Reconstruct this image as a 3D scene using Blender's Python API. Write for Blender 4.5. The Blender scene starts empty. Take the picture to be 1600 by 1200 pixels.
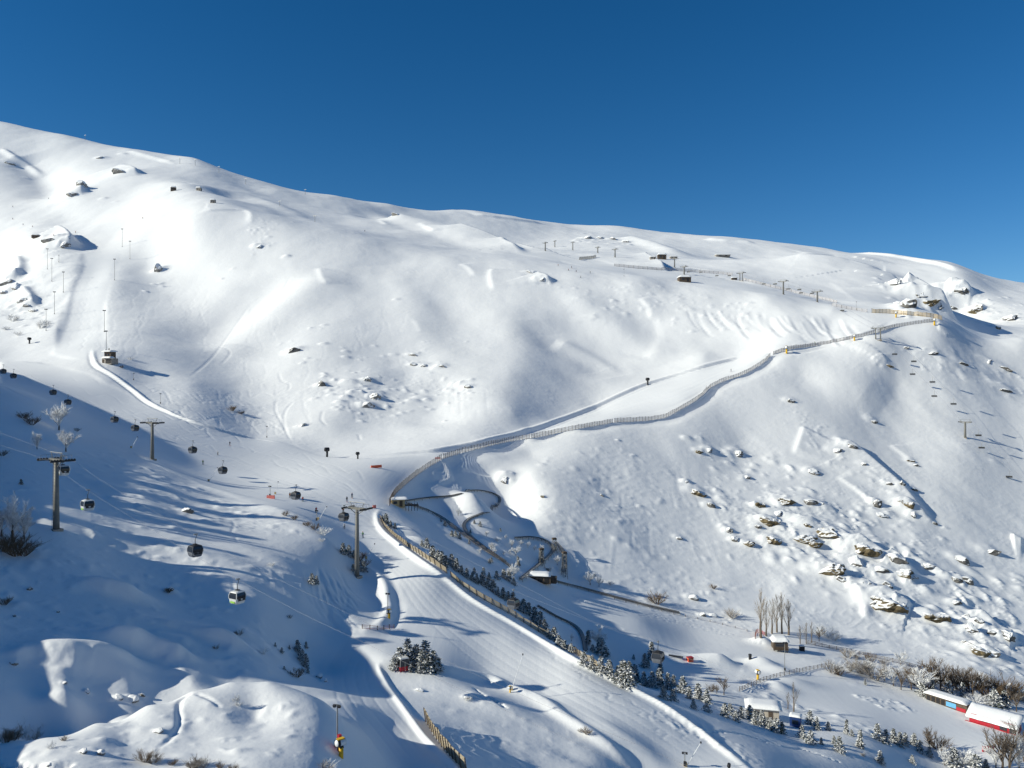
import bpy, bmesh, math, random
import numpy as np
from mathutils import Vector, Matrix, Euler

rnd = random.Random(7)
R = math.radians
F = 1230.0            # focal length in photo pixels (1600 wide), camera level at the origin
SC = bpy.context.scene
COL = SC.collection

# ------------------------------------------------------------------ world, sun, camera
SUN_EL, SUN_AZ = 26.0, 14.0         # elevation; degrees the sun stands behind a pure left
w = bpy.data.worlds.new("World"); SC.world = w; w.use_nodes = True
nt = w.node_tree; nt.nodes.clear()
out = nt.nodes.new('ShaderNodeOutputWorld'); bg = nt.nodes.new('ShaderNodeBackground')
sky = nt.nodes.new('ShaderNodeTexSky'); sky.sky_type = 'NISHITA'; sky.sun_disc = False
sky.sun_elevation = R(SUN_EL); sky.sun_rotation = R(-(90 + SUN_AZ))
sky.altitude = 2200; sky.air_density = 1.0; sky.dust_density = 0.0; sky.ozone_density = 3.5
bg.inputs['Strength'].default_value = 0.062
hs = nt.nodes.new('ShaderNodeHueSaturation'); hs.inputs['Saturation'].default_value = 1.3
nt.links.new(sky.outputs[0], hs.inputs['Color']); nt.links.new(hs.outputs[0], bg.inputs[0]); nt.links.new(bg.outputs[0], out.inputs[0])

L = bpy.data.lights.new('sun', 'SUN'); L.energy = 3.45; L.angle = R(0.5); L.color = (1.0, 0.97, 0.83)
so = bpy.data.objects.new('sun', L); COL.objects.link(so)
sdir = Vector((-math.cos(R(SUN_EL))*math.cos(R(SUN_AZ)), -math.cos(R(SUN_EL))*math.sin(R(SUN_AZ)), math.sin(R(SUN_EL))))
so.rotation_euler = sdir.to_track_quat('Z', 'Y').to_euler()
so.location = (0, 0, 400)

cam = bpy.data.cameras.new('camera'); co = bpy.data.objects.new('camera', cam); COL.objects.link(co)
cam.sensor_width = 36; cam.lens = F/1600*36; cam.clip_end = 6000; cam.clip_start = 0.5
co.location = (0, 0, 0); co.rotation_euler = (R(90), 0, 0)
SC.camera = co
SC.view_settings.view_transform = 'Standard'; SC.view_settings.look = 'None'
SC.view_settings.exposure = 0.58; SC.view_settings.gamma = 1.0
SC.view_settings.use_curve_mapping = False

# ------------------------------------------------------------------ terrain control points: photo x, photo y, metres away
CP = []
def cp(*a):
    for q in a: CP.append(q)
def ridge_cp(pts, back=((1.25, -0.06), (1.7, -0.16))):
    for x, y, d in pts:
        CP.append((x, y, d))
        for k, dt in back:
            CP.append((x, y - dt*F, d*k))
# far skyline
ridge_cp([(-500,120,1400),(-200,160,1400),(0,190,1350),(100,211,1320),(200,232,1270),(300,246,1230),(340,263,1220),(420,286,1230),(520,306,1280),
  (610,319,1340),(700,328,1500),(760,333,1580),(850,347,1650),(950,352,1700),(1050,364,1700),(1190,376,1650),
  (1300,390,1550),(1400,400,1450),(1480,410,1360),(1530,428,1340),(1600,443,1380),(1750,480,1400),(2000,520,1400)])
# upper slopes below the left skyline
cp((0,240,1200),(0,290,1080),(60,268,1160),(0,335,960),(0,365,900),(100,250,1200),(100,300,1050),(100,340,930),(200,255,1180),(185,268,1090),
   (110,300,1000),(200,310,960),(270,255,1190),(280,292,960),(310,297,930),(400,300,1120),(400,318,960),(360,310,1000),
   (500,325,1120),(500,345,960),(600,340,1150),(600,360,980),(-200,260,1150),(-200,360,900),(-500,300,1100))
# knoll ridge in the upper basin
ridge_cp([(625,333,1120),(700,350,1090),(760,366,1060),(800,384,1030)], back=((1.12,-0.01),))
cp((700,362,1000),(720,385,900),(640,352,1020),(850,372,1350),(950,372,1400),(900,358,1550),(1000,372,1480),(1100,385,1400),(1080,400,1200),
   (850,386,1050),(900,392,1020),(950,398,1000),(1000,405,960),(1050,408,1020),(1080,420,900),(1000,418,850),(900,403,900),(1150,408,1080))
# near hill of the right ridge
ridge_cp([(1180,404,1000),(1250,402,980),(1310,408,960),(1370,425,940),(1410,443,900),(1450,470,860),(1500,492,850)], back=((1.14,-0.012),(1.3,0.0)))
cp((1200,425,900),(1300,440,850),(1380,465,790),(1430,485,720),(1200,445,800),(1280,462,760),(1100,430,830),
   (1550,470,1120),(1600,490,1050),(1600,520,850),(1540,505,860),(1500,440,1180),(1560,455,1200),(1450,425,1250),(1400,412,1350),(1300,398,1420))
# shoulder of the central bowl
cp((310,326,800),(390,335,790),(450,350,780),(560,373,765),(700,402,745),(800,414,735),(900,428,715),(1000,442,700),(1100,456,690),(1200,468,670),
   (1300,484,645),(1400,496,625),(1470,503,615),
   (390,325,860),(450,340,880),(560,360,880),(700,392,850),(800,400,850),(900,414,810),(1000,430,770),(1100,442,750),(1200,456,720),(1300,475,690))
# left flank and lift-side piste
cp((0,420,780),(40,372,820),(110,378,800),(70,400,730),(0,470,650),(0,520,560),(20,545,510),(60,470,640),(100,450,660),(100,520,540),(150,400,740),(150,450,650),
   (160,520,530),(172,562,455),(230,420,720),(230,480,620),(230,540,505),(230,580,458),(230,600,436),(300,350,760),(300,420,700),(300,480,630),(300,540,535),
   (300,600,445),(300,640,398),(100,580,438),(0,575,440),(60,600,390),(200,625,400),(130,640,345),(230,660,345),(240,695,300),(330,700,330),(330,740,280),
   (420,740,300),(430,770,258),(-200,500,560),(-200,570,400),(-200,420,760))
# central bowl
cp((400,400,710),(400,460,640),(400,520,570),(400,580,505),(400,640,445),(400,680,400),(430,690,380),
   (480,400,705),(480,440,655),(480,520,560),(500,600,480),(500,660,425),(510,705,375),(600,430,690),(600,500,600),(580,600,490),(600,660,430),(600,700,375),
   (680,470,650),(690,540,570),(700,600,500),(700,650,440),(700,700,378),(800,460,660),(800,520,590),(800,580,515),(800,640,450),(800,680,416),
   (900,470,660),(900,520,615),(900,570,560),(900,620,512),(1000,480,660),(1000,530,618),(1000,580,568),
   (1100,490,650),(1100,530,615),(1100,555,580),(1200,500,635),(1200,535,590),(1300,510,625),(1300,525,600))
# traverse road, left to right
cp((690,716,362),(600,735,320),(760,700,386),(830,685,408),(900,668,428),(960,657,447),(1030,648,468),(1070,625,490),(1120,595,525),(1170,570,548),(1230,548,565),
   (1320,530,585),(1380,517,598),(1440,507,610),(1030,610,522),(960,635,495),(1010,600,542),(930,636,503),(880,655,468),(830,672,435),(1060,586,556),(1110,571,568),(1160,559,578))
# main piste
cp((500,760,275),(540,800,250),(560,835,231),(600,850,221),(600,780,275),(640,740,318),(620,900,198),(680,880,206),(640,960,176),(700,930,192),(760,960,186),(700,1000,165),
   (800,1000,172),(850,1080,151),(900,1030,165),(980,1090,151),(1000,1150,137),(1050,1110,151),(1100,1160,141),(1150,1200,133),(1000,1210,127),(1200,1240,128))
# right spur below the road
cp((830,710,394),(830,745,362),(850,800,334),(880,860,312),(900,912,290),(950,700,408),(950,760,372),(960,830,335),(980,890,312),(990,930,295),
   (1060,690,434),(1060,740,402),(1080,800,370),(1100,860,342),(1130,920,315),(1150,960,298),(1160,640,487),(1160,700,450),(1160,760,405),(1180,820,368),(1200,880,340),(1220,940,312),(1230,975,292),
   (1250,590,536),(1250,650,487),(1270,710,450),(1270,770,408),(1280,830,372),(1290,890,340),(1300,950,312),(1310,1005,285),
   (1380,560,563),(1400,610,545),(1400,680,495),(1400,740,450),(1410,800,408),(1420,870,365),(1430,940,328),(1420,1000,298),(1410,1035,272),
   (1500,530,610),(1500,580,574),(1508,640,535),(1508,690,495),(1520,760,450),(1530,830,408),(1540,900,368),(1550,970,328),(1550,1030,290),(1550,1075,255),
   (1600,530,640),(1600,600,590),(1600,700,510),(1600,800,440),(1600,900,375),(1600,1000,318),(1600,1070,270),(1750,700,510),(1750,900,380),(1750,1050,290),(1900,800,450),(1900,1080,280))
ridge_cp([(1540,530,650)], back=((1.15,-0.02),))
# toboggan hollow and lower valley
cp((640,770,318),(690,745,345),(740,765,322),(700,800,310),(760,800,338),(720,850,266),(780,860,277),(800,800,347),(830,860,297),(850,905,268),(780,920,230),(840,960,229),(880,1000,215),
   (900,960,248),(920,940,263),(1000,970,258),(1000,1020,231),(1080,990,270),(1080,1040,232),(1150,1000,268),(1150,1050,232),(1218,1010,268),(1230,1060,232),(1120,1080,205),(1060,1075,205),
   (1300,1040,252),(1320,1090,224),(1250,1110,205),(1200,1130,180),(1150,1120,177),(1400,1075,242),(1400,1120,215),(1480,1120,222),(1550,1130,220),(1600,1150,212),(1450,1160,198),(1550,1190,190),
   (1350,1150,184),(1300,1180,164),(1250,1170,163),(1400,1200,173),(1500,1230,180),(1650,1120,235),(1750,1160,215),(950,1055,205),(1000,1075,190))
# left near hillside: crest against the piste, then the slope towards the camera
cp((0,605,285),(60,630,278),(130,672,268),(238,718,258),(330,765,240),(430,795,222),(520,850,201),(560,902,195),
   (0,680,215),(0,770,172),(0,870,138),(88,740,198),(88,828,154),(200,770,198),(200,830,172),(300,800,200),(300,858,170),(380,820,200),(400,870,176),
   (480,880,183),(470,940,163),(200,900,148),(300,930,149),(400,950,150),(100,930,130),(0,960,118),(100,1010,113),(200,1000,121),(300,1010,126),
   (400,1010,136),(480,1030,148),(500,1000,156),(560,985,160),(600,995,160),(590,950,178),(610,920,190),(0,1060,100),(100,1080,101),(200,1070,108),(300,1062,113),(400,1045,124),(470,1065,130),
   (-200,640,220),(-300,690,150),(-500,610,150),(-300,560,265),(-600,480,265),(-800,440,150),(-250,800,110),(-400,720,110),(-700,560,110),(-900,300,265),(-1100,250,150),(-1100,100,420),(-400,520,400),(-600,440,500))
# foreground hump, small piste, mound
cp((-150,1190,82),(0,1165,83),(70,1152,85),(150,1128,89),(230,1100,94),(300,1078,98),(360,1064,101),(420,1064,101),(475,1082,103),
   (70,1170,93),(150,1150,97),(230,1125,103),(300,1105,107),(360,1092,111),(420,1090,114),
   (300,1130,90),(400,1120,94),(480,1140,91),(200,1160,84),(0,1200,76),(200,1200,77),(400,1190,80),(500,1190,84),(535,1130,97.5),(545,1178,92),(505,1094,101),(500,1112,107.5),(560,1120,115),(540,1070,135),(570,1040,146),
   (590,1090,129),(620,1160,111),(640,1210,101),(700,1210,99),(650,1130,119),(615,1060,141),(640,1050,145),(690,1045,149),(700,1100,133),(720,1160,115),(780,1090,142),(800,1140,128),(820,1200,114),(900,1160,129),(920,1200,119),
   (760,1060,154),(600,1035,146),(900,1300,104),(700,1350,85),(400,1400,62),(100,1400,56),(-200,1350,62),(1200,1350,115),(1500,1350,150),(1200,1500,80),(700,1700,55))

CPA = np.array(CP, float)
KS = 0.55
cu = (CPA[:,0]-800)/F; cs = np.log(CPA[:,2])*KS; ct = (600-CPA[:,1])/F
def tps_solve(x, y, v, lam):
    n = len(x)
    r2 = (x[:,None]-x[None])**2 + (y[:,None]-y[None])**2
    K = 0.5*r2*np.log(r2+1e-12)
    K[np.diag_indices(n)] += lam
    P = np.stack([np.ones(n), x, y], 1)
    A = np.zeros((n+3, n+3)); A[:n,:n] = K; A[:n,n:] = P; A[n:,:n] = P.T
    return np.linalg.solve(A, np.concatenate([v, np.zeros(3)]))
W_ = tps_solve(cu, cs, ct, 2e-4)

# grid: columns by bearing, rows by log distance
ul = -0.70 - np.cumsum(np.geomspace(0.0025, 0.055, 62)); ur = 0.70 + np.cumsum(np.geomspace(0.0025, 0.05, 40))
U = np.concatenate([ul[::-1], np.linspace(-0.70, 0.70, 800), ur])
S = np.log(np.concatenate([np.geomspace(18, 60, 26)[:-1], np.geomspace(60, 1900, 900), np.geomspace(1900, 3800, 24)[1:]]))
NU, NS = len(U), len(S)
T = np.empty((NS, NU))
for j in range(0, NS, 8):
    ss = S[j:j+8]*KS
    d2 = (U[None,:,None]-cu)**2 + (ss[:,None,None]-cs)**2
    T[j:j+8] = (0.5*d2*np.log(d2+1e-12)) @ W_[:-3] + W_[-3] + W_[-2]*U[None] + W_[-1]*ss[:,None]
YY = np.exp(S)[:,None]*np.ones((1,NU)); XX = YY*U[None]
Z = T*YY
near = np.clip((YY-40)/40, 0, 1)
Z = Z*near + (1-near)*np.minimum(Z, -30)
# ------------------------------------------------------------------ noise and lookups on the grid
_rs = np.random.RandomState(5)
_perm = _rs.permutation(512); _perm = np.concatenate([_perm, _perm, _perm])
_ga = _rs.rand(512)*2*np.pi; _gx, _gy = np.cos(_ga), np.sin(_ga)
def perlin(x, y):
    xi = np.floor(x).astype(int); yi = np.floor(y).astype(int); fx = x-xi; fy = y-yi
    xi &= 511; yi &= 511
    def g(a, b, dx, dy):
        h = _perm[_perm[a & 511] + (b & 511)]
        return _gx[h]*dx + _gy[h]*dy
    sx = fx*fx*fx*(fx*(fx*6-15)+10); sy = fy*fy*fy*(fy*(fy*6-15)+10)
    a = g(xi, yi, fx, fy); b = g(xi+1, yi, fx-1, fy); c = g(xi, yi+1, fx, fy-1); d = g(xi+1, yi+1, fx-1, fy-1)
    return (a+(b-a)*sx)*(1-sy) + (c+(d-c)*sx)*sy
def sstep(a, b, x):
    t = np.clip((x-a)/(b-a), 0, 1); return t*t*(3-2*t)

def hit(px, py, dmin=45, dmax=3000):
    """first ground point met by the sight line through a photo pixel"""
    u = (px-800)/F; t = (600-py)/F
    i = min(max(int(np.searchsorted(U, u))-1, 0), NU-2); a = (u-U[i])/(U[i+1]-U[i])
    col = (Z[:,i]*(1-a) + Z[:,i+1]*a)/YY[:,0] - t
    j0 = int(np.searchsorted(S, math.log(dmin)))
    ok = np.nonzero(col[j0:] >= 0)[0]
    if len(ok) == 0: j = int(np.argmax(col)); return Vector((u*YY[j,0], YY[j,0], (col[j]+t)*YY[j,0]))
    j = j0 + int(ok[0])
    if j == 0: f = 0; j = 1
    else: f = min(max(-col[j-1]/(col[j]-col[j-1]+1e-12), 0), 1)
    y = math.exp(S[j-1] + f*(S[j]-S[j-1]))
    return Vector((u*y, y, t*y))
def zat(x, y):
    u = x/y; i = min(max(int(np.searchsorted(U, u))-1, 0), NU-2); a = (u-U[i])/(U[i+1]-U[i])
    s = math.log(y); j = min(max(int(np.searchsorted(S, s))-1, 0), NS-2); b = (s-S[j])/(S[j+1]-S[j])
    return float((Z[j,i]*(1-a)+Z[j,i+1]*a)*(1-b) + (Z[j+1,i]*(1-a)+Z[j+1,i+1]*a)*b)
def at(px, py, d):
    return Vector(((px-800)/F*d, d, (600-py)/F*d))
def window(x0, x1, y0, y1):
    y0 = max(y0, 18.5); j0 = int(np.searchsorted(S, math.log(y0))); j1 = int(np.searchsorted(S, math.log(y1)))+1
    us = (x0/y0, x0/y1, x1/y0, x1/y1)
    i0 = int(np.searchsorted(U, min(us))); i1 = int(np.searchsorted(U, max(us)))+1
    return slice(max(j0-1,0), min(j1+1,NS)), slice(max(i0-1,0), min(i1+1,NU))
def bump(p, h, rx, ry=None, rot=0.0, sharp=1.0):
    """a mound (or pit) of snow: height, two radii in metres"""
    ry = ry or rx; m = 2.6*max(rx, ry)
    a, b = window(p[0]-m, p[0]+m, p[1]-m, p[1]+m)
    if a.stop-a.start < 1 or b.stop-b.start < 1: return
    dx = XX[a,b]-p[0]; dy = YY[a,b]-p[1]; c, s = math.cos(rot), math.sin(rot)
    q = ((dx*c+dy*s)/rx)**2 + ((-dx*s+dy*c)/ry)**2
    Z[a,b] += h*np.exp(-q**sharp)
def smooth_line(pts, n=6):
    """Catmull-Rom through points"""
    P = [Vector(p) for p in pts]; P = [P[0]*2-P[1]] + P + [P[-1]*2-P[-2]]
    o = []
    for k in range(1, len(P)-2):
        for q in range(n):
            t = q/n
            o.append(0.5*((2*P[k])+(P[k+1]-P[k-1])*t+(2*P[k-1]-5*P[k]+4*P[k+1]-P[k+2])*t*t+(3*P[k]-P[k-1]-3*P[k+1]+P[k+2])*t*t*t))
    o.append(P[-2]); return o
def pline(pts, n=5, **k):
    """photo pixels -> ground points, smoothed"""
    sm = smooth_line([(x, y, 0) for x, y in pts], n)
    return [hit(p.x, p.y, **k) for p in sm]
def along(line, prof, wid, taper=True):
    """add prof(signed distance, -left/+right of travel) along a ground line"""
    L_ = len(line)-1
    best = {}
    xs = [p[0] for p in line]; ys = [p[1] for p in line]
    a, b = window(min(xs)-wid, max(xs)+wid, min(ys)-wid, max(ys)+wid)
    D = np.full(XX[a,b].shape, 1e9); SG = np.zeros_like(D); TT = np.zeros_like(D)
    for k in range(L_):
        p, q = line[k], line[k+1]; ex, ey = q[0]-p[0], q[1]-p[1]; l2 = ex*ex+ey*ey
        if l2 < 1e-9: continue
        aa, bb = window(min(p[0],q[0])-wid, max(p[0],q[0])+wid, min(p[1],q[1])-wid, max(p[1],q[1])+wid)
        s1 = slice(max(aa.start,a.start)-a.start, min(aa.stop,a.stop)-a.start); s2 = slice(max(bb.start,b.start)-b.start, min(bb.stop,b.stop)-b.start)
        X = XX[a,b][s1,s2]-p[0]; Y = YY[a,b][s1,s2]-p[1]
        t = np.clip((X*ex+Y*ey)/l2, 0, 1); dx = X-t*ex; dy = Y-t*ey; d = np.sqrt(dx*dx+dy*dy)
        cr = (ex*dy-ey*dx)
        m = d < D[s1,s2]
        D[s1,s2] = np.where(m, d, D[s1,s2]); SG[s1,s2] = np.where(m, -np.sign(cr), SG[s1,s2]); TT[s1,s2] = np.where(m, (k+t)/L_, TT[s1,s2])
    ok = D < wid
    h = prof(D*SG)*np.clip((wid-D)/(wid*.25), 0, 1)
    if taper: h = h*np.clip(np.minimum(TT, 1-TT)*7, 0, 1)
    Z[a,b] += np.where(ok, h, 0)
def gridpx():
    return 800+F*U[None,:]*np.ones((NS,1)), 600-F*Z/YY
def inpoly(X, Y, poly):
    r = np.zeros(X.shape, bool); n = len(poly)
    for k in range(n):
        x1, y1 = poly[k]; x2, y2 = poly[(k+1) % n]
        if y1 == y2: continue
        c = ((y1 > Y) != (y2 > Y)) & (X < (x2-x1)*(Y-y1)/(y2-y1)+x1); r ^= c
    return r
# the shoulder outside the frame on the left, whose crest throws the morning shade over the near hillside
_tab = [(60,-60),(84,-40),(92,-30),(98,0),(103,230),(109,380),(116,430),(122,440),(130,450),(137,440),(142,200),(146,20),(160,20),(166,90),(172,130),(180,145),(200,130),(215,105),(235,60),
        (262,55),(285,70),(310,80),(335,65),(365,40),(400,15),(430,-60),(500,-150)]
def left_shoulder():
    ty = np.array([a for a, b in _tab], float); tp = np.array([b for a, b in _tab], float)
    UE = -0.672
    tanE = math.tan(R(SUN_EL))/math.cos(R(SUN_AZ))
    ie = int(np.searchsorted(U, UE))
    cols = np.nonzero(U < UE)[0]
    for j in range(NS):
        y = YY[j,0]
        xe, ze = U[ie]*y, Z[j,ie]
        if y < 520:
            xs = (np.interp(y, ty, tp)-800)/F*y
            zs = np.interp(xs/y, U[ie:], Z[j,ie:]) if xs > xe else ze + 0.2*(xe-xs)
            xc = xe - 30 - 0.05*y
            zr = zs + tanE*(xs-xc)
            zr = min(max(zr, ze-4), ze+60)
            fade = float(np.clip((520-y)/100, 0, 1))
        else: fade = 0; xc = xe-50; zr = ze
        x = XX[j,cols]
        t = np.clip((xe-x)/(xe-xc), 0, 1)
        sl = (Z[j,ie]-Z[j,ie+6])/(XX[j,ie+6]-XX[j,ie])
        a = ze + (zr-ze)*t*t*(3-2*t)*0.5 + (zr-ze)*t*0.5
        far = np.maximum(xc-x, 0)
        a = a + np.where(x < xc, 0.08*far, 0)
        nat = ze + np.clip(sl, -0.1, 0.25)*(xe-x)/(1+(xe-x)/600)
        Z[j,cols] = fade*a + (1-fade)*nat
left_shoulder()
# ------------------------------------------------------------------ drifts, gullies, cornices, banks, tracks
def gau(h, w, off=0.0): return lambda d: h*np.exp(-((d-off)/w)**2)
def cornice(h, w, side=1, lip=0.8):      # steep face on one side, a long back on the other
    return lambda d: h*np.where(d*side > 0, np.exp(-(d*side)/w), np.exp(-(d/lip)**2))
def step(h, w, wid):                     # a terrace edge: higher on the right of travel, fading out
    return lambda d: h*0.5*(1+np.tanh(d/w))*np.exp(-(d/wid)**2)
def feat(px, prof, wid, n=5, **k): along(pline(px, n, **k), prof, wid)

# painted amounts of roughness: photo x, y, radius, gain
GX, GY = gridpx()
def paint(spots, base):
    m = np.full(Z.shape, base)
    for x, y, rx, ry, g in spots:
        m += g*np.exp(-((GX-x)/rx)**2-((GY-y)/ry)**2)
    return m
wind = XX*0.8+YY*0.6; cross_ = -XX*0.6+YY*0.8
big = perlin(XX/95+3.1, YY/120+1.7)*3.2 + perlin(XX/42+9, YY/55+2)*1.1
mid = perlin(XX/19+5, YY/24+8)*0.75 + perlin(XX/9.1+1, YY/11+4)*0.26
fin = perlin(wind/6.5+2, cross_/2.6+6)*0.085 + perlin(XX/2.1, YY/2.1)*0.035 + np.clip(1-3.2*np.abs(perlin(wind/9+.7, cross_/3.4+3)),0,1)**2*0.10*sstep(.05,.3,perlin(XX/33+4, YY/40+1)) + np.clip(perlin(XX/1.7+8, YY/1.9+4)-.18,0,1)*.35*sstep(.0,.25,perlin(XX/24+14, YY/27+11))
dfac = np.clip(YY/420, 0.25, 1.6)
nearl = sstep(330, 240, YY)*(GX < 640)
Z0 = Z.copy()
flatm = np.ones(Z.shape)          # 0 where the snow is groomed
PISTE = np.zeros(Z.shape, bool)
def groom(poly, dmin, dmax, soft=True):
    m = inpoly(GX, GY, poly) & (YY > dmin) & (YY < dmax)
    global PISTE
    PISTE |= m
    return m
groom([(0,560),(60,565),(140,585),(165,600),(205,618),(235,635),(290,655),(370,678),(440,690),(500,712),(560,716),(640,710),(692,705),(692,718),(660,738),(632,765),(604,786),(590,800),(596,826),
   (640,862),(690,898),(740,937),(800,972),(860,1008),(920,1042),(980,1072),(1040,1103),(1090,1138),(1150,1182),(1200,1230),(1030,1230),(960,1172),(900,1132),(860,1106),(800,1078),(770,1062),(690,1052),(660,1025),(640,1020),(600,1030),(590,1042),
   (598,1062),(618,1092),(638,1122),(662,1156),(700,1192),(740,1230),(600,1230),(570,1190),(545,1140),(520,1100),(505,1065),(510,1040),(545,1000),(592,988),(620,962),(616,930),(606,906),(585,893),(568,880),(540,850),(440,800),(330,765),(238,722),(140,672),(60,630),(0,600)], 95, 470)
groom([(692,705),(760,691),(830,673),(880,656),(930,637),(970,618),(1010,601),(1060,586),(1110,571),(1160,559),(1200,551),(1260,542),(1320,531),(1360,519),(1400,500),(1470,497),(1465,502),(1420,507),(1390,512),(1370,519),(1320,531),(1270,540),(1235,545),(1205,554),(1190,568),(1160,585),(1130,595),(1110,605),(1090,623),(1060,641),(1035,653),(1000,657),(960,659),(900,670),(840,682),(760,697),(720,707),(692,717)], 320, 640)
groom([(880,925),(960,945),(1060,965),(1190,1000),(1195,1015),(1165,1035),(1150,1065),(1090,1070),(1120,1050),(1150,1020),(1120,1010),(1050,1015),(1020,1000),(930,965)], 215, 300)
groom([(1230,1050),(1300,1062),(1400,1090),(1450,1110),(1520,1140),(1600,1170),(1600,1200),(1520,1170),(1440,1145),(1330,1120),(1250,1095),(1220,1075)], 150, 270)
groom([(130,398),(185,402),(165,470),(163,540),(140,565),(82,552),(100,480)], 400, 800)
groom([(800,396),(900,398),(960,416),(1100,430),(1200,450),(1300,470),(1300,474),(1200,460),(1080,442),(950,425),(880,408)], 660, 1000)
flatm = 1-PISTE.astype(float)
for _ in range(5):                 # soften the edge of the groomed areas
    flatm[1:-1,1:-1] = (flatm[:-2,1:-1]+flatm[2:,1:-1]+flatm[1:-1,:-2]+flatm[1:-1,2:]+flatm[1:-1,1:-1]*2)/6
A_big = np.clip((YY-180)/250, 0.0, 1)*(0.35+0.65*flatm)*(1-.85*np.exp(-((GX-800)/260)**2-((GY-860)/110)**2))
A_mid = paint([(230,760,190,110,1.1),(350,920,200,70,.5),(150,1060,170,50,.8),(1350,870,190,130,1.6),(1500,1000,120,90,1.0),(960,820,130,110,.55),(60,440,80,80,1.0),(600,610,130,50,.7),(1450,600,150,80,.4),(1000,470,120,40,.35),(1220,560,90,40,.3),(1150,760,120,60,.3),(800,1120,150,60,-.3)], 0.34)
Z += big*A_big + mid*A_mid*(0.12+0.88*flatm)*dfac + fin*(0.1+0.9*flatm)*np.clip(YY/260,.4,1.4)*(0.25+A_mid*.7)

# spurs and gullies of the central face
feat([(505,418),(470,445),(430,475),(390,505),(350,535),(318,556)], gau(3.6,24,-14), 80)
feat([(520,450),(480,490),(440,520),(380,560)], gau(-1.5,24), 70)
feat([(440,420),(400,470),(350,510),(300,545)], gau(-4,22), 70)
feat([(590,415),(630,455),(650,490),(668,525),(690,565),(705,610)], gau(4,24), 80)
feat([(700,440),(715,490),(735,540),(770,600),(790,640)], gau(-1.4,26), 80)
feat([(770,470),(800,520),(830,560),(850,600)], gau(1.5,18), 60)
feat([(830,500),(870,540),(910,560),(960,590)], gau(-2.5,16), 60)
feat([(890,450),(940,500),(1000,540),(1040,570)], gau(3.2,18), 60)
feat([(1020,490),(1030,520),(1018,545),(1010,565)], step(-1.3,4,18), 45)
feat([(870,530),(905,545),(940,565),(975,585)], step(2.2,5,18), 45)
feat([(250,330),(215,380),(200,420),(195,470)], gau(5,25), 80)
feat([(600,560),(560,610),(520,650),(490,690)], gau(2.5,16), 50)
feat([(690,590),(680,630),(670,670)], gau(-1.5,12), 40)
# lee hollows in the upper basin
feat([(335,268),(420,300),(500,318),(620,345),(700,372),(760,398)], gau(-5,28), 90)
feat([(30,245),(70,275),(80,310)], gau(-9,26), 80)
feat([(0,232),(30,252),(68,277)], gau(4,5), 20)
feat([(230,285),(330,296),(420,318),(480,345)], gau(3,18), 60)
feat([(800,385),(835,395),(860,396)], cornice(7,30,1,3), 110)
feat([(1005,402),(1020,412),(1040,424)], cornice(9,30,1,3), 110)
feat([(975,372),(1020,385),(1060,400)], gau(8,22), 70)
feat([(1180,548),(1230,560),(1280,575),(1330,600),(1380,640)], gau(2.5,20), 60)
# cornice lips that catch the sun
for px, h in (([(1259,667),(1254,684),(1244,712)],2.6),([(1308,745),(1340,768),(1372,795)],2.0),([(772,420),(768,432),(774,455)],2.6),([(720,412),(735,420),(745,432)],1.8),
              ([(312,331),(350,328),(390,332),(392,352)],2.8),([(200,236),(235,246),(277,257)],6),([(500,418),(504,432),(512,445)],2),([(655,348),(672,358),(680,364)],3.5),([(595,345),(605,352)],3),
              ([(1000,465),(1015,480),(1022,500)],2.6),([(1392,695),(1410,708),(1425,720)],1.4),([(1465,512),(1475,518),(1482,526)],2),([(240,305),(235,315)],3),([(650,500),(660,520)],.8),
              ([(740,336),(790,342),(850,350)],7),([(1330,392),(1400,402),(1470,414),(1500,425)],9),([(1100,374),(1180,380)],7),([(1240,396),(1330,402),(1340,404)],6),([(1300,440),(1340,470)],1.0),
              ([(1362,560),(1372,570)],1.6),([(1375,572),(1385,560)],1.8),([(930,500),(925,490)],1.5),([(1112,500),(1120,492)],1.0)):
    feat(px, cornice(h*.55, 8+h*4, -1, max(.8+h*0.12, hit(*px[0]).y*.0048)), 3.5*(8+h*4))
# wind runnels below the shoulder on the right of the face
for k in range(30):
    x = 1075+k*8.6+rnd.uniform(-5,5); y = 488+k*0.5+rnd.uniform(-8,8); l = rnd.uniform(18,44)
    feat([(x,y),(x+6,y+l*.4),(x+16,y+l*.8),(x+26,y+l)], gau(rnd.choice((-1,1))*rnd.uniform(.2,.5), rnd.uniform(1.2,2.2)), 6, 3)
for k in range(16):
    x = 690+k*5+rnd.uniform(-3,3); y = 600+rnd.uniform(-4,10); l = rnd.uniform(20,50)
    feat([(x,y),(x+2,y+l*.5),(x+2,y+l)], gau(-rnd.uniform(.03,.08), 0.9), 4, 3)

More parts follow.
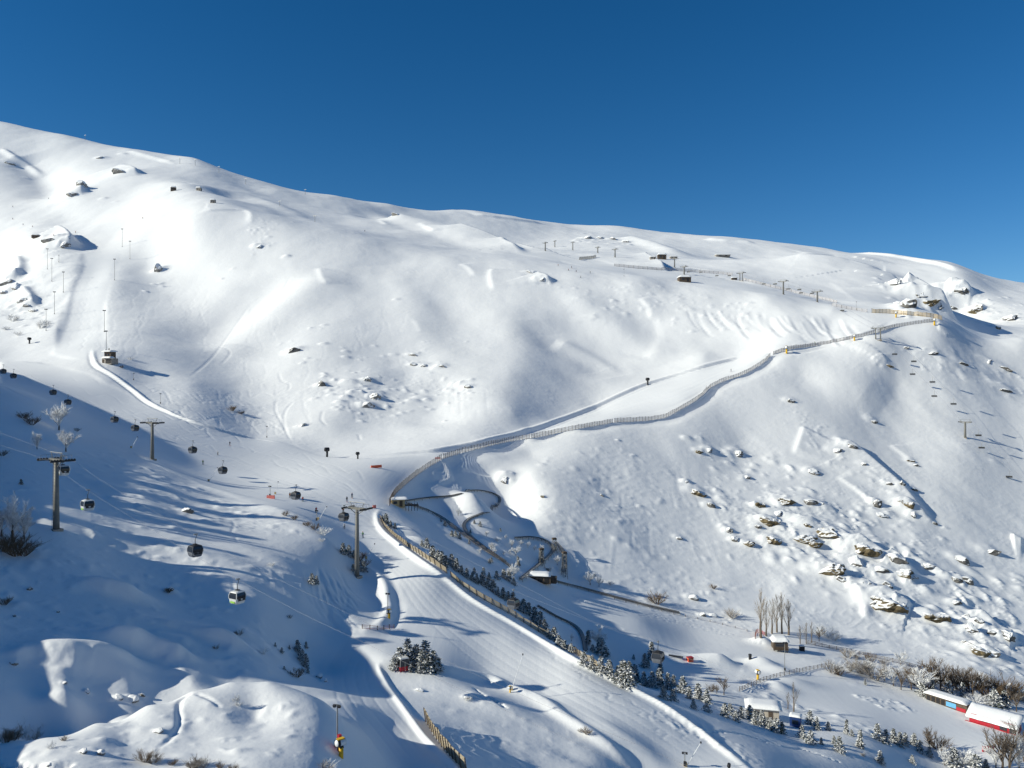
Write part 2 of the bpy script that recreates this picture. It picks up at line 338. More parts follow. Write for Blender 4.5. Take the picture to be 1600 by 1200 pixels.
# rocky ribs that throw shade to the right
for px, h, bk, lip in (([(1300,683),(1340,706),(1375,735),(1405,762),(1432,795),(1450,820)],3.6,16,4),([(1405,446),(1438,464),(1464,482),(1480,497)],20,30,9),([(86,368),(100,376),(110,390)],13,24,8),([(20,408),(28,425),(20,440)],7,16,6),([(30,452),(44,468),(50,484)],5,12,5),([(700,352),(748,367),(785,383),(812,396)],8,30,10),([(1210,404),(1300,409),(1370,427),(1410,446)],7,40,9),([(1478,446),(1505,452),(1516,462)],9,18,8),([(1525,478),(1536,486)],6,14,6),([(180,262),(205,266),(212,275)],6,18,7),([(104,292),(122,296),(126,306)],7,14,6),([(835,428),(852,437),(858,443)],4,12,5),([(1335,845),(1365,862),(1385,880)],2.6,10,3),([(1385,868),(1410,885),(1425,900)],2.6,10,3),([(1500,448),(1520,462)],5,14,4),([(1375,925),(1405,945),(1425,955)],2.6,9,3),([(1530,960),(1560,985),(1590,1000)],2.6,9,3),([(1580,840),(1600,850)],2.5,9,4)):
    feat(px, cornice(h, bk, 1, lip), bk*3.5)
# piste banks
EDGE_UP = [(570,712),(640,707),(690,703),(760,690),(830,672),(880,655),(930,636),(970,617),(1010,600),(1060,585),(1110,570),(1160,558),(1200,550),(1260,541),(1320,530),(1360,518),(1392,502)]
FENCE_LINE = [(608,790),(618,772),(640,752),(665,733),(692,717),(720,708),(760,698),(800,689),(840,683),(900,671),(960,660),(1000,658),(1035,654),(1060,642),(1090,624),(1110,606),(1130,596),(1160,586),(1190,569),(1205,555),(1235,546),(1270,541),(1320,532),(1370,520),(1390,513),(1420,508),(1463,502)]
MAIN_EDGE = [(596,795),(590,806),(598,830),(640,865),(690,900),(740,940),(800,975),(860,1011),(920,1045),(980,1075),(1040,1107),(1090,1142),(1150,1186),(1200,1225)]
along(pline(EDGE_UP,5), lambda d: 0.8*np.exp(-((d+1.6)/1.4)**2)-1.2*np.exp(-((d-1.2)/1.4)**2), 9)
along(pline(EDGE_UP,5), lambda d: -0.35*np.exp(-((d-6)/2.0)**2), 12)
along(pline(FENCE_LINE,5), lambda d: 0.7*np.exp(-((d-0.5)/1.5)**2)-0.5*np.exp(-((d-5)/3)**2), 16)
along(pline(MAIN_EDGE,6), lambda d: 0.95*np.exp(-((d-0.2)/0.9)**2), 8)
along(pline([(588,800),(578,770),(590,745),(625,722)],5), gau(0,1), 3)
along(pline([(568,878),(590,893),(606,906),(614,930),(619,955),(608,978),(590,988)],6), lambda d: 0.7*np.exp(-((d-1.6)/1.3)**2)-.2*np.exp(-((d+1)/1)**2), 8)
along(pline([(588,1036),(592,1052),(604,1074),(622,1098),(642,1126),(666,1158),(704,1194),(740,1230)],6), lambda d: 0.5*np.exp(-((d+0.2)/0.6)**2), 6)
along(pline([(660,1032),(700,1046),(770,1060),(800,1076),(860,1104),(900,1130),(960,1172),(1010,1215)],6), lambda d: 0.9*np.exp(-((d-0.8)/1.6)**2), 8)
along(pline([(142,545),(143,560),(150,573),(175,588),(205,610),(235,632),(290,656),(370,680),(440,692)],5), lambda d: 1.0*np.exp(-((d+1.2)/1.2)**2)-.6*np.exp(-((d-0.8)/1)**2), 8)
along(pline([(132,398),(126,425),(114,455),(106,490),(95,520),(83,550)],6), step(1.2,2.0,16), 44)
feat([(152,402),(140,450),(126,500),(112,545)], gau(-2.2,13), 46)
along(pline([(560,985),(600,985),(640,990)],5), gau(.35,1.5), 6)
for k in range(26):           # sets of grooming ridges that run down the pistes
    pass
# mounds, dips and drifts near the camera
def mounds(lst):
    for x, y, h, rx, ry, rot in lst:
        bump(hit(x, y), h*(.62 if y > 690 and x < 600 else .9), rx, ry, rot)
mounds([(300,866,2.2,16,5,-.1),(430,880,1.6,14,5,-.3),(160,836,1.0,12,4,0),(230,790,1.3,7,4,.2),(330,815,1.2,8,3.5,-.2),(170,760,1.2,5,3,0),(270,770,.9,7,3,-.3),
  (150,1000,1.1,5,3.2,.5),(190,990,1.2,4,2,0),(100,1012,1.6,5,2.5,0),(330,990,1.4,5,2.4,0),(280,1000,1.0,3.5,2,.3),(60,1015,1.2,4,2,0),(40,1105,1.4,4,2,0),(110,1098,1.3,3.5,1.8,.2),
  (150,915,1.8,3,2,0),(205,930,1.8,4,2.2,.2),(250,975,1.2,6,3,.4),(380,990,1.4,4,2,0),(400,930,1.0,8,3,0),(330,900,.9,6,2.2,0),(480,960,1.0,9,3,-.5),(540,925,.8,6,3,-.5),
  (440,800,1.4,14,4,-.4),(350,770,1.0,10,3,-.4),(480,830,1.2,8,4,-.5),(603,925,.5,3,6,0),
  (525,1040,-1.0,4,6,0),(470,1015,1.2,6,4,.5),(450,980,1.0,6,3,.4),(505,1010,.9,5,2.5,-.6),(500,1090,2.0,6,4,.5),(530,1110,2.2,6,4,.6),(430,1110,-.6,6,4,0),
  (700,1075,1.0,9,5,0),(790,1110,1.1,8,4,-.3),(960,1150,1.1,5,3.5,-.7),(1010,1180,.8,4,3,-.7),(830,1090,.8,6,3,-.4),(900,1180,-.7,5,3,-.5),(740,1140,-.6,6,4,0),(650,1040,1.0,5,3,0),
  (1108,1035,2.6,7,4,.1),(1130,1030,1.5,4,3,0),(1190,1038,2.6,5,4,0),(1190,1005,2.6,4,3,0),(1220,1050,1.5,6,3,0),(1060,1030,.9,6,3,0),(1240,1068,1.5,7,3,.2),(1215,1075,2,4,3,0),
  (700,755,-2.0,7,5,0),(680,745,1.2,4,5,0),(690,772,1.0,9,5,-.1),(720,765,.6,6,4,0),(790,748,3.0,5,4,0),(785,725,1.0,10,6,0),(640,830,1.2,4,3,-.4),(655,845,1.2,4,2.4,-.4),(700,830,1.0,8,4,-.4),(740,860,1,9,4,-.5),
  (1372,535,3.0,14,9,0),(1355,545,2.0,9,8,0)])
for px, h, wd in (([(690,716),(700,735),(703,750),(680,758)],.9,1.0),([(1215,970),(1225,945),(1232,900)],.5,4),([(1460,560),(1500,575),(1560,590)],1.4,5),([(1495,585),(1530,600),(1590,610)],1.4,5)):
    feat(px, gau(h,wd), wd*3)
for x, y, h, rx, ry, rot in ((125,1036,1.7,7,2.0,.25),(165,1026,2.0,5,1.8,.4),(205,1004,2.6,4,2.2,.5),(270,1022,2.0,3,1.4,0),(350,1000,1.9,4,1.4,0),(190,925,1.8,4,1.6,.2)): bump(hit(x, y), h, rx, ry, rot)
# buried boulders and tussocks
def inside(poly):
    xs = [p[0] for p in poly]; ys = [p[1] for p in poly]
    while True:
        x, y = rnd.uniform(min(xs),max(xs)), rnd.uniform(min(ys),max(ys)); r = False
        for k in range(len(poly)):
            (x1,y1),(x2,y2) = poly[k], poly[(k+1)%len(poly)]
            if (y1>y)!=(y2>y) and x < (x2-x1)*(y-y1)/(y2-y1)+x1: r = not r
        if r: return x, y
def lumps(poly, n, h, r, asp=.6):
    for _ in range(n):
        x, y = inside(poly); q = rnd.random()**2.2; rr = r[0]+(r[1]-r[0])*q
        bump(hit(x, y), (h[0]+(h[1]-h[0])*q)*rnd.uniform(.35,.8), rr*1.1, rr*rnd.uniform(asp,1.1), rnd.uniform(0,3), rnd.uniform(.8,1.2))
lumps([(840,720),(960,690),(1060,740),(1140,850),(1160,950),(1000,940),(900,900),(850,800)], 380, (.12,.6), (.7,2.0))
lumps([(1060,680),(1200,700),(1290,780),(1420,800),(1460,880),(1560,980),(1600,1040),(1540,1060),(1380,980),(1260,920),(1180,860),(1120,800)], 380, (.3,1.8), (.9,3.0))
lumps([(1240,640),(1300,660),(1420,770),(1440,820),(1360,800),(1260,690)], 90, (.3,1.1), (.8,2.2))
lumps([(1480,880),(1600,900),(1600,1060),(1520,1040),(1490,960)], 120, (.4,2.0), (1,3.2))
lumps([(1400,540),(1480,530),(1600,590),(1600,640),(1540,600),(1440,580)], 110, (.3,1.0), (.8,2.4))
lumps([(500,570),(600,590),(740,590),(760,620),(680,640),(600,660),(520,640)], 120, (.3,1.4), (.8,2.4))
lumps([(420,500),(700,480),(780,560),(740,600),(520,590),(430,600)], 90, (.15,.7), (.7,1.6))
lumps([(800,420),(1000,440),(1190,480),(1190,520),(1040,510),(900,470),(820,440)], 150, (.3,.9), (1,2.5))
lumps([(560,350),(800,405),(800,415),(640,385),(440,345),(400,335)], 90, (.3,.8), (1,2.2))
lumps([(380,330),(450,350),(430,380),(390,400),(385,350)], 60, (.3,.9), (.9,2))
lumps([(880,360),(990,372),(985,385),(900,378)], 60, (.8,3.0), (2,5))
lumps([(1360,430),(1450,450),(1490,490),(1420,500),(1390,470)], 80, (.6,3.0), (1.5,4))
lumps([(1480,445),(1600,470),(1600,510),(1540,500),(1490,460)], 70, (.6,3.0), (1.5,4))
lumps([(0,410),(50,440),(80,500),(50,520),(0,500)], 80, (.3,1.6), (.8,2.5))
lumps([(50,368),(110,370),(110,385),(60,385)], 30, (.6,3.0), (1.5,4))
lumps([(60,850),(400,880),(560,910),(400,940),(200,900)], 170, (.06,.3), (.35,1.1))
lumps([(0,1170),(150,1140),(350,1090),(480,1100),(500,1190),(0,1200)], 110, (.06,.32), (.3,1.0))
lumps([(0,700),(160,700),(260,800),(400,960),(480,1020),(380,1060),(100,1050),(0,1040)], 520, (.08,.5), (.4,1.5))
lumps([(150,700),(330,770),(500,840),(380,830),(220,800)], 260, (.1,.55), (.4,1.6))
lumps([(1100,940),(1190,985),(1210,1000),(1060,965),(930,935)], 110, (.1,.4), (.4,.9))
lumps([(1150,1060),(1240,1100),(1460,1160),(1460,1170),(1240,1120),(1150,1085)], 110, (.15,.6), (.5,1.4))
lumps([(1330,1085),(1400,1095),(1440,1115),(1400,1115)], 60, (.2,.6), (.4,1.0))
lumps([(1000,1115),(1060,1105),(1200,1190),(1180,1200)], 90, (.1,.3), (.3,.8))
lumps([(640,1050),(860,1110),(1000,1195),(760,1195),(700,1120)], 60, (.05,.22), (.4,1.4))
lumps([(700,820),(860,850),(860,900),(800,880),(720,830)], 60, (.15,.7), (.6,1.6))
lumps([(1190,770),(1300,780),(1440,850),(1430,960),(1340,930),(1240,870)], 260, (.3,1.5), (.45,1.4))
lumps([(1470,880),(1590,960),(1600,1020),(1520,1020),(1480,950)], 140, (.3,1.5), (.45,1.4))
lumps([(900,905),(1000,930),(1190,985),(1100,975),(960,945)], 90, (.1,.4), (.3,.7))
# fall-away streaks and sluffs on the spur
for k in range(16):
    x, y = rnd.uniform(860,1110), rnd.uniform(720,860); l = rnd.uniform(25,70); s_ = (x-980)/300
    feat([(x,y),(x+s_*l*.4,y+l*.5),(x+s_*l,y+l)], gau(rnd.choice((-.12,.1)), rnd.uniform(.6,1.6)), 5, 3)
# ski tracks
def track(px, dep=.16, wd=.45, n=5):
    feat(px, gau(-dep, wd), wd*3, n)
for k in range(26):           # the carved turns beside the lift
    x, y = rnd.uniform(150,330), rnd.uniform(430,540); a = rnd.uniform(3,6); p = []; m_ = rnd.uniform(9,15)
    for q in range(5): p.append((x-q*4.0+(a if q%2 else -a)*.7, y+q*m_))
    track(p, .10, .5, 7)
for k in range(34):
    x, y = rnd.uniform(112,160), rnd.uniform(402,520); p = [(x-q*1.4+(2.2 if q%2 else -2.2), y+q*4.5) for q in range(8)]
    track(p, .07, .5, 5)
for k in range(40):
    x, y = rnd.uniform(215,420), rnd.uniform(590,665); p = [(x+q*rnd.uniform(6,12), y+q*rnd.uniform(1,7)) for q in range(6)]
    track(p, .13, .45)
for px in ([(435,580),(440,595),(452,600),(450,612)],[(433,622),(430,640),(440,660),(448,675)],[(460,625),(445,645),(446,670),(455,690)],[(505,640),(502,655),(510,665)],[(560,678),(563,688)],[(340,540),(360,550),(345,570)],[(395,470),(360,520),(330,560),(295,590)],[(455,430),(440,455),(420,470),(405,485)]):
    track(px, .25, .6)
track([(300,1085),(290,1088),(281,1096),(279,1110),(281,1122),(277,1138),(266,1152),(245,1172)], .28, .35, 8)
track([(304,1083),(320,1088),(335,1096),(345,1106)], .2, .3, 6)
track([(362,900),(364,912),(368,930),(380,950)], .15, .35); track([(362,812),(366,820),(362,832),(368,840),(372,850)], .1, .35)
for k in range(26):
    x, y = rnd.uniform(470,540), rnd.uniform(880,915); l = rnd.uniform(50,85)
    track([(x,y),(x+6+k*.3,y+l*.4),(x+20+rnd.uniform(-8,12),y+l*.75),(x+45+rnd.uniform(-15,15),y+l)], .13, .3)
for k in range(0):
    x = 275+k*9+rnd.uniform(-4,4); y = 822+k*3; track([(x+20,y-8),(x+8,y),(x,y+10),(x+3,y+20)], .04, .4)
def trail(px, n, dep=.3):     # footprints
    ln = pline(px, n)
    for q in ln: bump((q[0]+rnd.uniform(-.3,.3), q[1]+rnd.uniform(-.3,.3)), -dep, .3, .3)
trail([(0,1192),(60,1198),(110,1196)], 16); trail([(1105,1143),(1140,1144),(1170,1150),(1200,1160)], 14); trail([(1195,1155),(1230,1168),(1260,1172),(1310,1190)], 14)
trail([(740,1075),(755,1085),(775,1095),(790,1105)], 8); trail([(370,700),(420,712)], 4)
for k in range(3): trail([(890+k*3,930+k*2),(960,947+k*3),(1060,968+k*3),(1190,1003+k*2)], 26, .22)
for k in range(5): trail([(700,702+k*2.4),(760,691+k*2.4),(830,676+k*2.2),(880,660+k*2.2),(930,641+k*2.2)], 16, .3)
for k in range(70):           # loose turns on the main run
    t_ = rnd.random(); q = rnd.uniform(.1,.95)
    ax, ay = 600+390*t_, 850+300*t_; bx, by = 640+560*t_, 850+360*t_
    x, y = ax+(bx-ax)*q, ay+(by-ay)*q-20; a = rnd.uniform(3,8)
    track([(x+i*rnd.uniform(9,13)+(a if i%2 else -a), y+i*rnd.uniform(7,10)) for i in range(4)], .05, .28, 6)
for k in range(40):           # and on the upper one
    t_ = rnd.random(); x, y = 60+440*t_+rnd.uniform(-20,50), 590+140*t_+rnd.uniform(-5,30)
    track([(x+i*rnd.uniform(14,22), y+i*rnd.uniform(3,8)+(2.5 if i%2 else -2.5)) for i in range(4)], .07, .45, 6)
for k in range(26):           # wandering lines on the open face
    x, y = rnd.uniform(380,640), rnd.uniform(470,640); s_ = rnd.choice((-1,1))
    track([(x,y),(x+s_*5,y+10),(x+s_*3,y+22),(x-s_*4,y+34),(x-s_*2,y+44)], .10, .5, 6)
# groomed lanes on the runs
for k in range(9):
    q = k/8
    track([(560+60*q,850+12*q),(620+75*q,905-5*q),(660+130*q,960+5*q),(760+170*q,1045-5*q),(900+190*q,1120+15*q),(1010+190*q,1190+25*q)], .04, .32, 6)
for k in range(5):
    q = k/4
    track([(545+45*q,1005+22*q),(520+68*q,1050+5*q),(530+75*q,1095),(575+60*q,1150-20*q),(610+80*q,1200-10*q)], .04, .28, 6)
for k in range(7):
    q = k/6
    track([(900+20*q,930+25*q),(980,948+40*q),(1080,972+40*q),(1180,1000+18*q)], .022, .35, 5)
    track([(1240,1060+35*q),(1320,1070+45*q),(1400,1093+48*q),(1500,1135+35*q),(1590,1168+25*q)], .022, .35, 5)
for k in range(8):
    q = k/7
    track([(700,706+9*q),(800,680+7*q),(900,652+16*q),(1000,608+45*q),(1060,588+50*q),(1150,562+22*q),(1230,547)], (.16 if k in (3,4,6) else .04), .9, 5)
    track([(20,575+25*q),(140,610+45*q),(300,670+65*q),(450,710+75*q),(560,760+70*q),(610,840+15*q)], .03, .5, 5)
GX, GY = gridpx()
# ------------------------------------------------------------------ rocks: where they crop out (photo x, y, width, height, sort, dip)
ZONES = [
 ('on the right rock band', 'rocks of the right rock band', [
  (1260,824,24,15,'b',8),(1298,839,44,18,'b',14),(1256,846,32,11,'b',8),(1276,853,20,9,'b',8),(1326,853,26,10,'g',8),(1353,863,36,20,'b',5),(1337,882,30,13,'g',12),(1304,897,32,18,'b',20),(1318,909,22,10,'g',15),(1380,894,30,13,'g',12),(1409,879,36,18,'g',18),(1413,900,30,12,'b',8),(1432,905,14,6,'g',5),
  (1350,921,26,12,'b',15),(1368,933,34,14,'g',12),(1391,949,48,20,'b',14),(1412,950,20,12,'g',5),(1360,947,22,6,'g',20),(1448,962,24,11,'g',10),(1471,969,32,14,'b',8),(1390,918,20,10,'g',10),(1425,912,14,8,'l',0),(1206,817,22,13,'b',8),(1208,846,20,13,'b',5),(1228,785,26,11,'b',8),(1265,787,28,11,'g',5),(1298,796,18,10,'l',0),(1237,880,18,11,'l',0),(1247,862,12,9,'l',0),(1218,805,26,10,'g',12),(1240,812,20,8,'g',8),
  (1285,790,16,8,'g',0),(1272,862,16,7,'l',0),(1340,845,20,8,'g',10),(1400,866,14,7,'l',0)]),
 ('on the lower right slope', 'rocks of the lower right slope', [
  (1538,1021,26,14,'b',8),(1555,1024,20,10,'g',5),(1518,1010,28,10,'g',14),(1520,986,24,14,'g',20),(1512,968,18,9,'g',10),(1534,974,20,9,'g',10),(1552,991,22,10,'g',10),(1579,997,24,16,'g',-10),(1580,992,14,8,'l',0),(1508,879,26,14,'g',-12),(1456,888,26,10,'g',15),(1470,892,16,8,'l',0),(1495,908,22,11,'g',10),(1516,911,22,13,'g',-10),(1508,927,16,9,'l',0),(1535,943,20,9,'l',0),(1497,944,18,8,'g',5),(1553,866,26,10,'g',-15),(1477,844,12,7,'l',0),(1560,1048,16,7,'l',0),(1528,1005,14,7,'l',0),(1591,1005,14,10,'l',0)]),
 ('on the upper right slope', 'rocks of the upper right slope', [
  (1273,739,24,11,'g',5),(1372,788,18,16,'g',0),(1421,789,26,18,'b',-5),(1427,806,14,10,'g',0),(1378,806,22,8,'g',8),(1353,822,18,9,'l',0),(1425,721,13,6,'b',0),(1432,728,12,5,'g',0),(1366,660,18,7,'g',0),(1332,698,24,10,'g',18),(1311,705,26,9,'g',12),(1350,725,14,5,'g',12),(1391,757,14,7,'g',15),(1412,757,14,8,'g',20),(1428,765,14,7,'g',15),(1398,770,12,6,'l',0),(1396,806,14,7,'l',0),(1238,628,18,7,'g',5),(1560,725,14,5,'l',0),(1391,572,14,5,'b',0),(1415,544,20,6,'g',5),(1460,552,24,6,'g',10),(1440,555,16,5,'l',0),(1508,570,26,7,'g',22),(1545,566,24,6,'g',20),(1570,576,28,7,'g',18),(1575,612,34,8,'g',22),(1480,826,8,5,'l',0),(1460,818,12,6,'g',10)]),
 ('on the sunny spur', 'rocks of the spur', [
  (1076,686,14,9,'l',0),(1093,706,14,7,'b',10),(1109,704,18,10,'g',12),(1156,710,24,15,'g',10),(1142,726,12,7,'l',0),(1181,728,11,8,'l',0),(1168,746,14,6,'g',0),(1073,754,14,10,'l',0),(1090,770,28,13,'b',16),(1073,755,10,8,'g',0),(1110,790,18,11,'g',8),(1190,790,18,16,'b',0),(1195,813,22,12,'b',5),(1185,824,16,9,'g',5),(1141,830,16,14,'g',10),(1150,844,16,10,'g',8),(1171,851,18,11,'b',10),(1131,822,10,7,'l',0),(1001,792,8,6,'l',0),(968,793,7,5,'l',0),(1062,842,14,6,'g',5),(848,776,7,8,'b',-40),(967,688,6,5,'l',0),(1014,679,4,3,'l',0),(992,712,6,4,'l',0),(940,774,9,4,'g',10),(787,752,18,11,'g',0),(801,740,6,8,'l',0),(801,752,7,7,'l',0),(1112,928,10,6,'l',0)]),
 ('low on the central face', 'rocks of the central face', [
  (458,548,22,13,'g',-22),(501,600,15,13,'g',-10),(545,597,20,10,'l',0),(574,593,16,12,'s',-5),(573,634,24,14,'s',-12),(585,620,22,12,'s',15),(591,613,16,9,'l',0),(530,627,12,8,'l',0),(540,619,12,10,'l',0),(555,614,18,9,'l',0),(647,570,16,7,'s',0),(662,571,14,6,'s',0),(690,573,16,7,'s',10),(682,576,12,6,'l',0),(645,626,16,9,'l',0),(658,622,20,8,'l',0),(668,625,10,7,'l',0),(732,605,16,8,'s',5),(720,598,12,6,'l',0),(470,665,16,6,'s',-25),(565,658,8,6,'l',0),(540,549,9,5,'s',10),(541,558,10,6,'l',0),(505,537,10,6,'s',-25),(506,508,8,4,'s',-20),(472,567,7,5,'l',0),(615,555,10,4,'s',0),(645,555,18,6,'s',12),(517,617,10,6,'l',0),(490,623,9,6,'l',0),(617,609,8,5,'l',0),(695,657,4,4,'l',0),(585,541,6,4,'l',0),(619,468,8,4,'s',5)]),
 ('high on the central bowl', 'rocks of the upper bowl', [
  (447,400,9,8,'s',0),(418,371,7,4,'s',0),(403,386,16,7,'s',10),(397,384,8,6,'l',0),(848,437,22,9,'s',18),(830,425,20,6,'s',18),(980,492,9,5,'s',10),(1056,499,7,4,'s',0),(1080,486,12,5,'s',0),(1164,491,8,6,'s',0),(1173,475,10,4,'l',0),(961,471,8,4,'l',0),(1083,519,8,4,'l',0),(978,377,14,7,'s',20),(958,373,14,7,'s',15),(938,371,14,6,'s',0),(920,371,18,8,'s',0),(905,373,10,6,'s',0),(972,384,10,5,'s',10),(955,380,10,5,'l',0),(925,378,10,4,'s',0),(600,341,14,5,'s',5),(620,335,20,6,'s',20)]),
 ('at the left lift piste', 'rocks at the left lift piste', [
  (112,304,26,15,'s',-20),(126,287,20,12,'s',-10),(160,310,9,5,'s',0),(180,315,7,3,'l',0),(188,268,34,10,'s',8),(205,267,12,5,'s',8),(156,246,14,7,'s',0),(190,240,10,6,'l',0),(247,421,17,17,'s',0),(252,448,7,5,'s',0),(251,442,6,6,'l',0),(241,444,8,4,'s',-10),(227,455,7,5,'s',-10),(75,376,30,11,'s',0),(100,383,22,18,'s',10),(93,372,10,6,'l',0),(5,411,16,10,'l',0),(8,440,26,18,'s',20),(20,450,22,14,'s',25),(4,457,16,10,'s',0),(33,470,26,12,'s',12),(42,478,18,8,'s',5),(52,485,24,6,'s',-8),(65,465,12,5,'s',-15),(43,499,12,6,'s',-30),(345,436,5,4,'l',0),(364,420,6,3,'s',0),(16,256,22,5,'s',5),(40,278,8,3,'l',0)]),
 ('by the crag beyond the road', 'rocks of the crag beyond the road', [
  (1438,461,39,18,'g',5),(1425,457,23,13,'l',0),(1422,476,33,20,'g',8),(1432,484,26,18,'l',0),(1456,474,33,16,'b',30),(1470,478,33,16,'g',28),(1485,470,20,12,'l',0),(1495,455,44,16,'g',6),(1508,456,23,21,'g',0),(1478,451,23,10,'g',10),(1529,484,26,18,'b',5),(1540,488,15,9,'l',0),(1583,497,31,12,'g',18),(1395,444,39,10,'g',16),(1396,466,10,6,'l',0),(1405,475,23,10,'g',12),(1490,482,26,8,'g',22),(1560,512,13,8,'b',0)]),
 ('in the shaded hillside', 'boulders in the shaded hillside', [
  (205,1093,18,13,'l',0),(221,1087,9,8,'g',0),(183,1091,14,10,'l',0),(100,1068,12,5,'g',0),(20,1038,16,6,'g',0),(135,1081,9,8,'l',0),(290,798,24,9,'g',5),(265,921,14,10,'g',25),(75,1196,10,6,'l',0),(130,1175,14,8,'l',0),(155,1177,14,9,'l',0),(247,1143,18,7,'l',0),(45,920,10,7,'g',0),(22,962,6,5,'g',0),(90,956,6,4,'g',0)]),
 ('beside the middle pistes', 'boulders beside the middle pistes', [
  (497,1057,12,8,'l',0),(505,1063,10,6,'l',0),(730,1090,14,7,'l',0),(656,1079,12,5,'l',0),(1083,935,18,9,'l',0),(1098,961,12,8,'g',10),(1115,962,12,7,'l',0),(560,870,8,6,'l',0)]),
]

ROCKP = {}
for zone, grp, lst in ZONES:
    for q in lst:
        p = hit(q[0], q[1]+q[3]*.35); s_ = p.y/F*({'b':1.4,'g':1.2}.get(q[4],1.0) if 'band' in zone or 'lower right' in zone else 1.05); ROCKP[q] = (p.copy(), q[2]*s_*.5, q[3]*s_*.62)
for q, (p, w_, h_) in ROCKP.items():      # the snow banked up behind and over each rock
    d = min(w_*.8, h_*1.6)
    bump((p.x+w_*.1, p.y+d*1.25), h_*.55, w_*1.1, d*1.1, R(-q[5])*.5)
    bump((p.x-w_*.9, p.y+d*.8), h_*.3, w_*.6, d*.7)
# ------------------------------------------------------------------ materials
def mat(name, col, rough=.6, metal=0.0, var=.12, scale=1.5, bump=0.0, bscale=4.0, spec=.3):
    m = bpy.data.materials.new(name); m.use_nodes = True; t = m.node_tree; b = t.nodes['Principled BSDF']
    b.inputs['Roughness'].default_value = rough; b.inputs['Metallic'].default_value = metal; b.inputs['Specular IOR Level'].default_value = spec
    tc = t.nodes.new('ShaderNodeTexCoord'); n = t.nodes.new('ShaderNodeTexNoise'); n.inputs['Scale'].default_value = scale; n.inputs['Detail'].default_value = 5
    t.links.new(tc.outputs['Object'], n.inputs['Vector'])
    r = t.nodes.new('ShaderNodeValToRGB'); c = Vector(col)
    r.color_ramp.elements[0].position = .3; r.color_ramp.elements[1].position = .7
    r.color_ramp.elements[0].color = (*(c*(1-var)), 1); r.color_ramp.elements[1].color = (*[min(x*(1+var), .95) for x in c], 1)
    t.links.new(n.outputs['Fac'], r.inputs['Fac']); t.links.new(r.outputs['Color'], b.inputs['Base Color'])
    if bump:
        n2 = t.nodes.new('ShaderNodeTexNoise'); n2.inputs['Scale'].default_value = bscale; n2.inputs['Detail'].default_value = 8
        bp = t.nodes.new('ShaderNodeBump'); bp.inputs['Strength'].default_value = 1; bp.inputs['Distance'].default_value = bump
        t.links.new(tc.outputs['Object'], n2.inputs['Vector']); t.links.new(n2.outputs['Fac'], bp.inputs['Height']); t.links.new(bp.outputs['Normal'], b.inputs['Normal'])
    return m
SNOWC = (.87, .873, .868)
def snow_over(name, base, thr, soft=.12, scale=1.2, amp=.5, base2=None, strata=False):
    """a material that carries snow wherever the surface looks up, broken up by noise"""
    m = mat(name, base, .85, 0, .35, 1.1, .12, 2.5, .15); t = m.node_tree; b = t.nodes['Principled BSDF']
    rock = b.inputs['Base Color'].links[0].from_socket
    tc = [n for n in t.nodes if n.type == 'TEX_COORD'][0]
    if strata:
        mp = t.nodes.new('ShaderNodeMapping'); mp.inputs['Rotation'].default_value = (.35, -.3, 0); mp.inputs['Scale'].default_value = (.35, .35, 3.2)
        n3 = t.nodes.new('ShaderNodeTexNoise'); n3.inputs['Scale'].default_value = 1.3; n3.inputs['Detail'].default_value = 6
        t.links.new(tc.outputs['Object'], mp.inputs['Vector']); t.links.new(mp.outputs[0], n3.inputs['Vector'])
        r3 = t.nodes.new('ShaderNodeValToRGB'); r3.color_ramp.elements[0].position = .34; r3.color_ramp.elements[1].position = .50
        r3.color_ramp.elements[0].color = (.12,.11,.10,1); r3.color_ramp.elements[1].color = (1,1,1,1)
        mx = t.nodes.new('ShaderNodeMix'); mx.data_type = 'RGBA'; mx.blend_type = 'MULTIPLY'; mx.inputs[0].default_value = .85
        t.links.new(n3.outputs['Fac'], r3.inputs['Fac']); t.links.new(rock, mx.inputs[6]); t.links.new(r3.outputs['Color'], mx.inputs[7]); rock = mx.outputs[2]
    g = t.nodes.new('ShaderNodeNewGeometry'); sx = t.nodes.new('ShaderNodeSeparateXYZ'); t.links.new(g.outputs['Normal'], sx.inputs[0])
    n = t.nodes.new('ShaderNodeTexNoise'); n.inputs['Scale'].default_value = scale; n.inputs['Detail'].default_value = 6
    t.links.new(g.outputs['Position'], n.inputs['Vector'])
    a1 = t.nodes.new('ShaderNodeMath'); a1.operation = 'MULTIPLY_ADD'; a1.inputs[1].default_value = amp; a1.inputs[2].default_value = -amp*.5
    t.links.new(n.outputs['Fac'], a1.inputs[0])
    a2 = t.nodes.new('ShaderNodeMath'); a2.operation = 'ADD'; t.links.new(sx.outputs['Z'], a2.inputs[0]); t.links.new(a1.outputs[0], a2.inputs[1])
    mr = t.nodes.new('ShaderNodeMapRange'); mr.interpolation_type = 'SMOOTHSTEP'; mr.inputs['From Min'].default_value = thr-soft; mr.inputs['From Max'].default_value = thr+soft
    t.links.new(a2.outputs[0], mr.inputs['Value'])
    mx = t.nodes.new('ShaderNodeMix'); mx.data_type = 'RGBA'; t.links.new(mr.outputs[0], mx.inputs[0]); t.links.new(rock, mx.inputs[6]); mx.inputs[7].default_value = (*SNOWC, 1)
    t.links.new(mx.outputs[2], b.inputs['Base Color'])
    return m
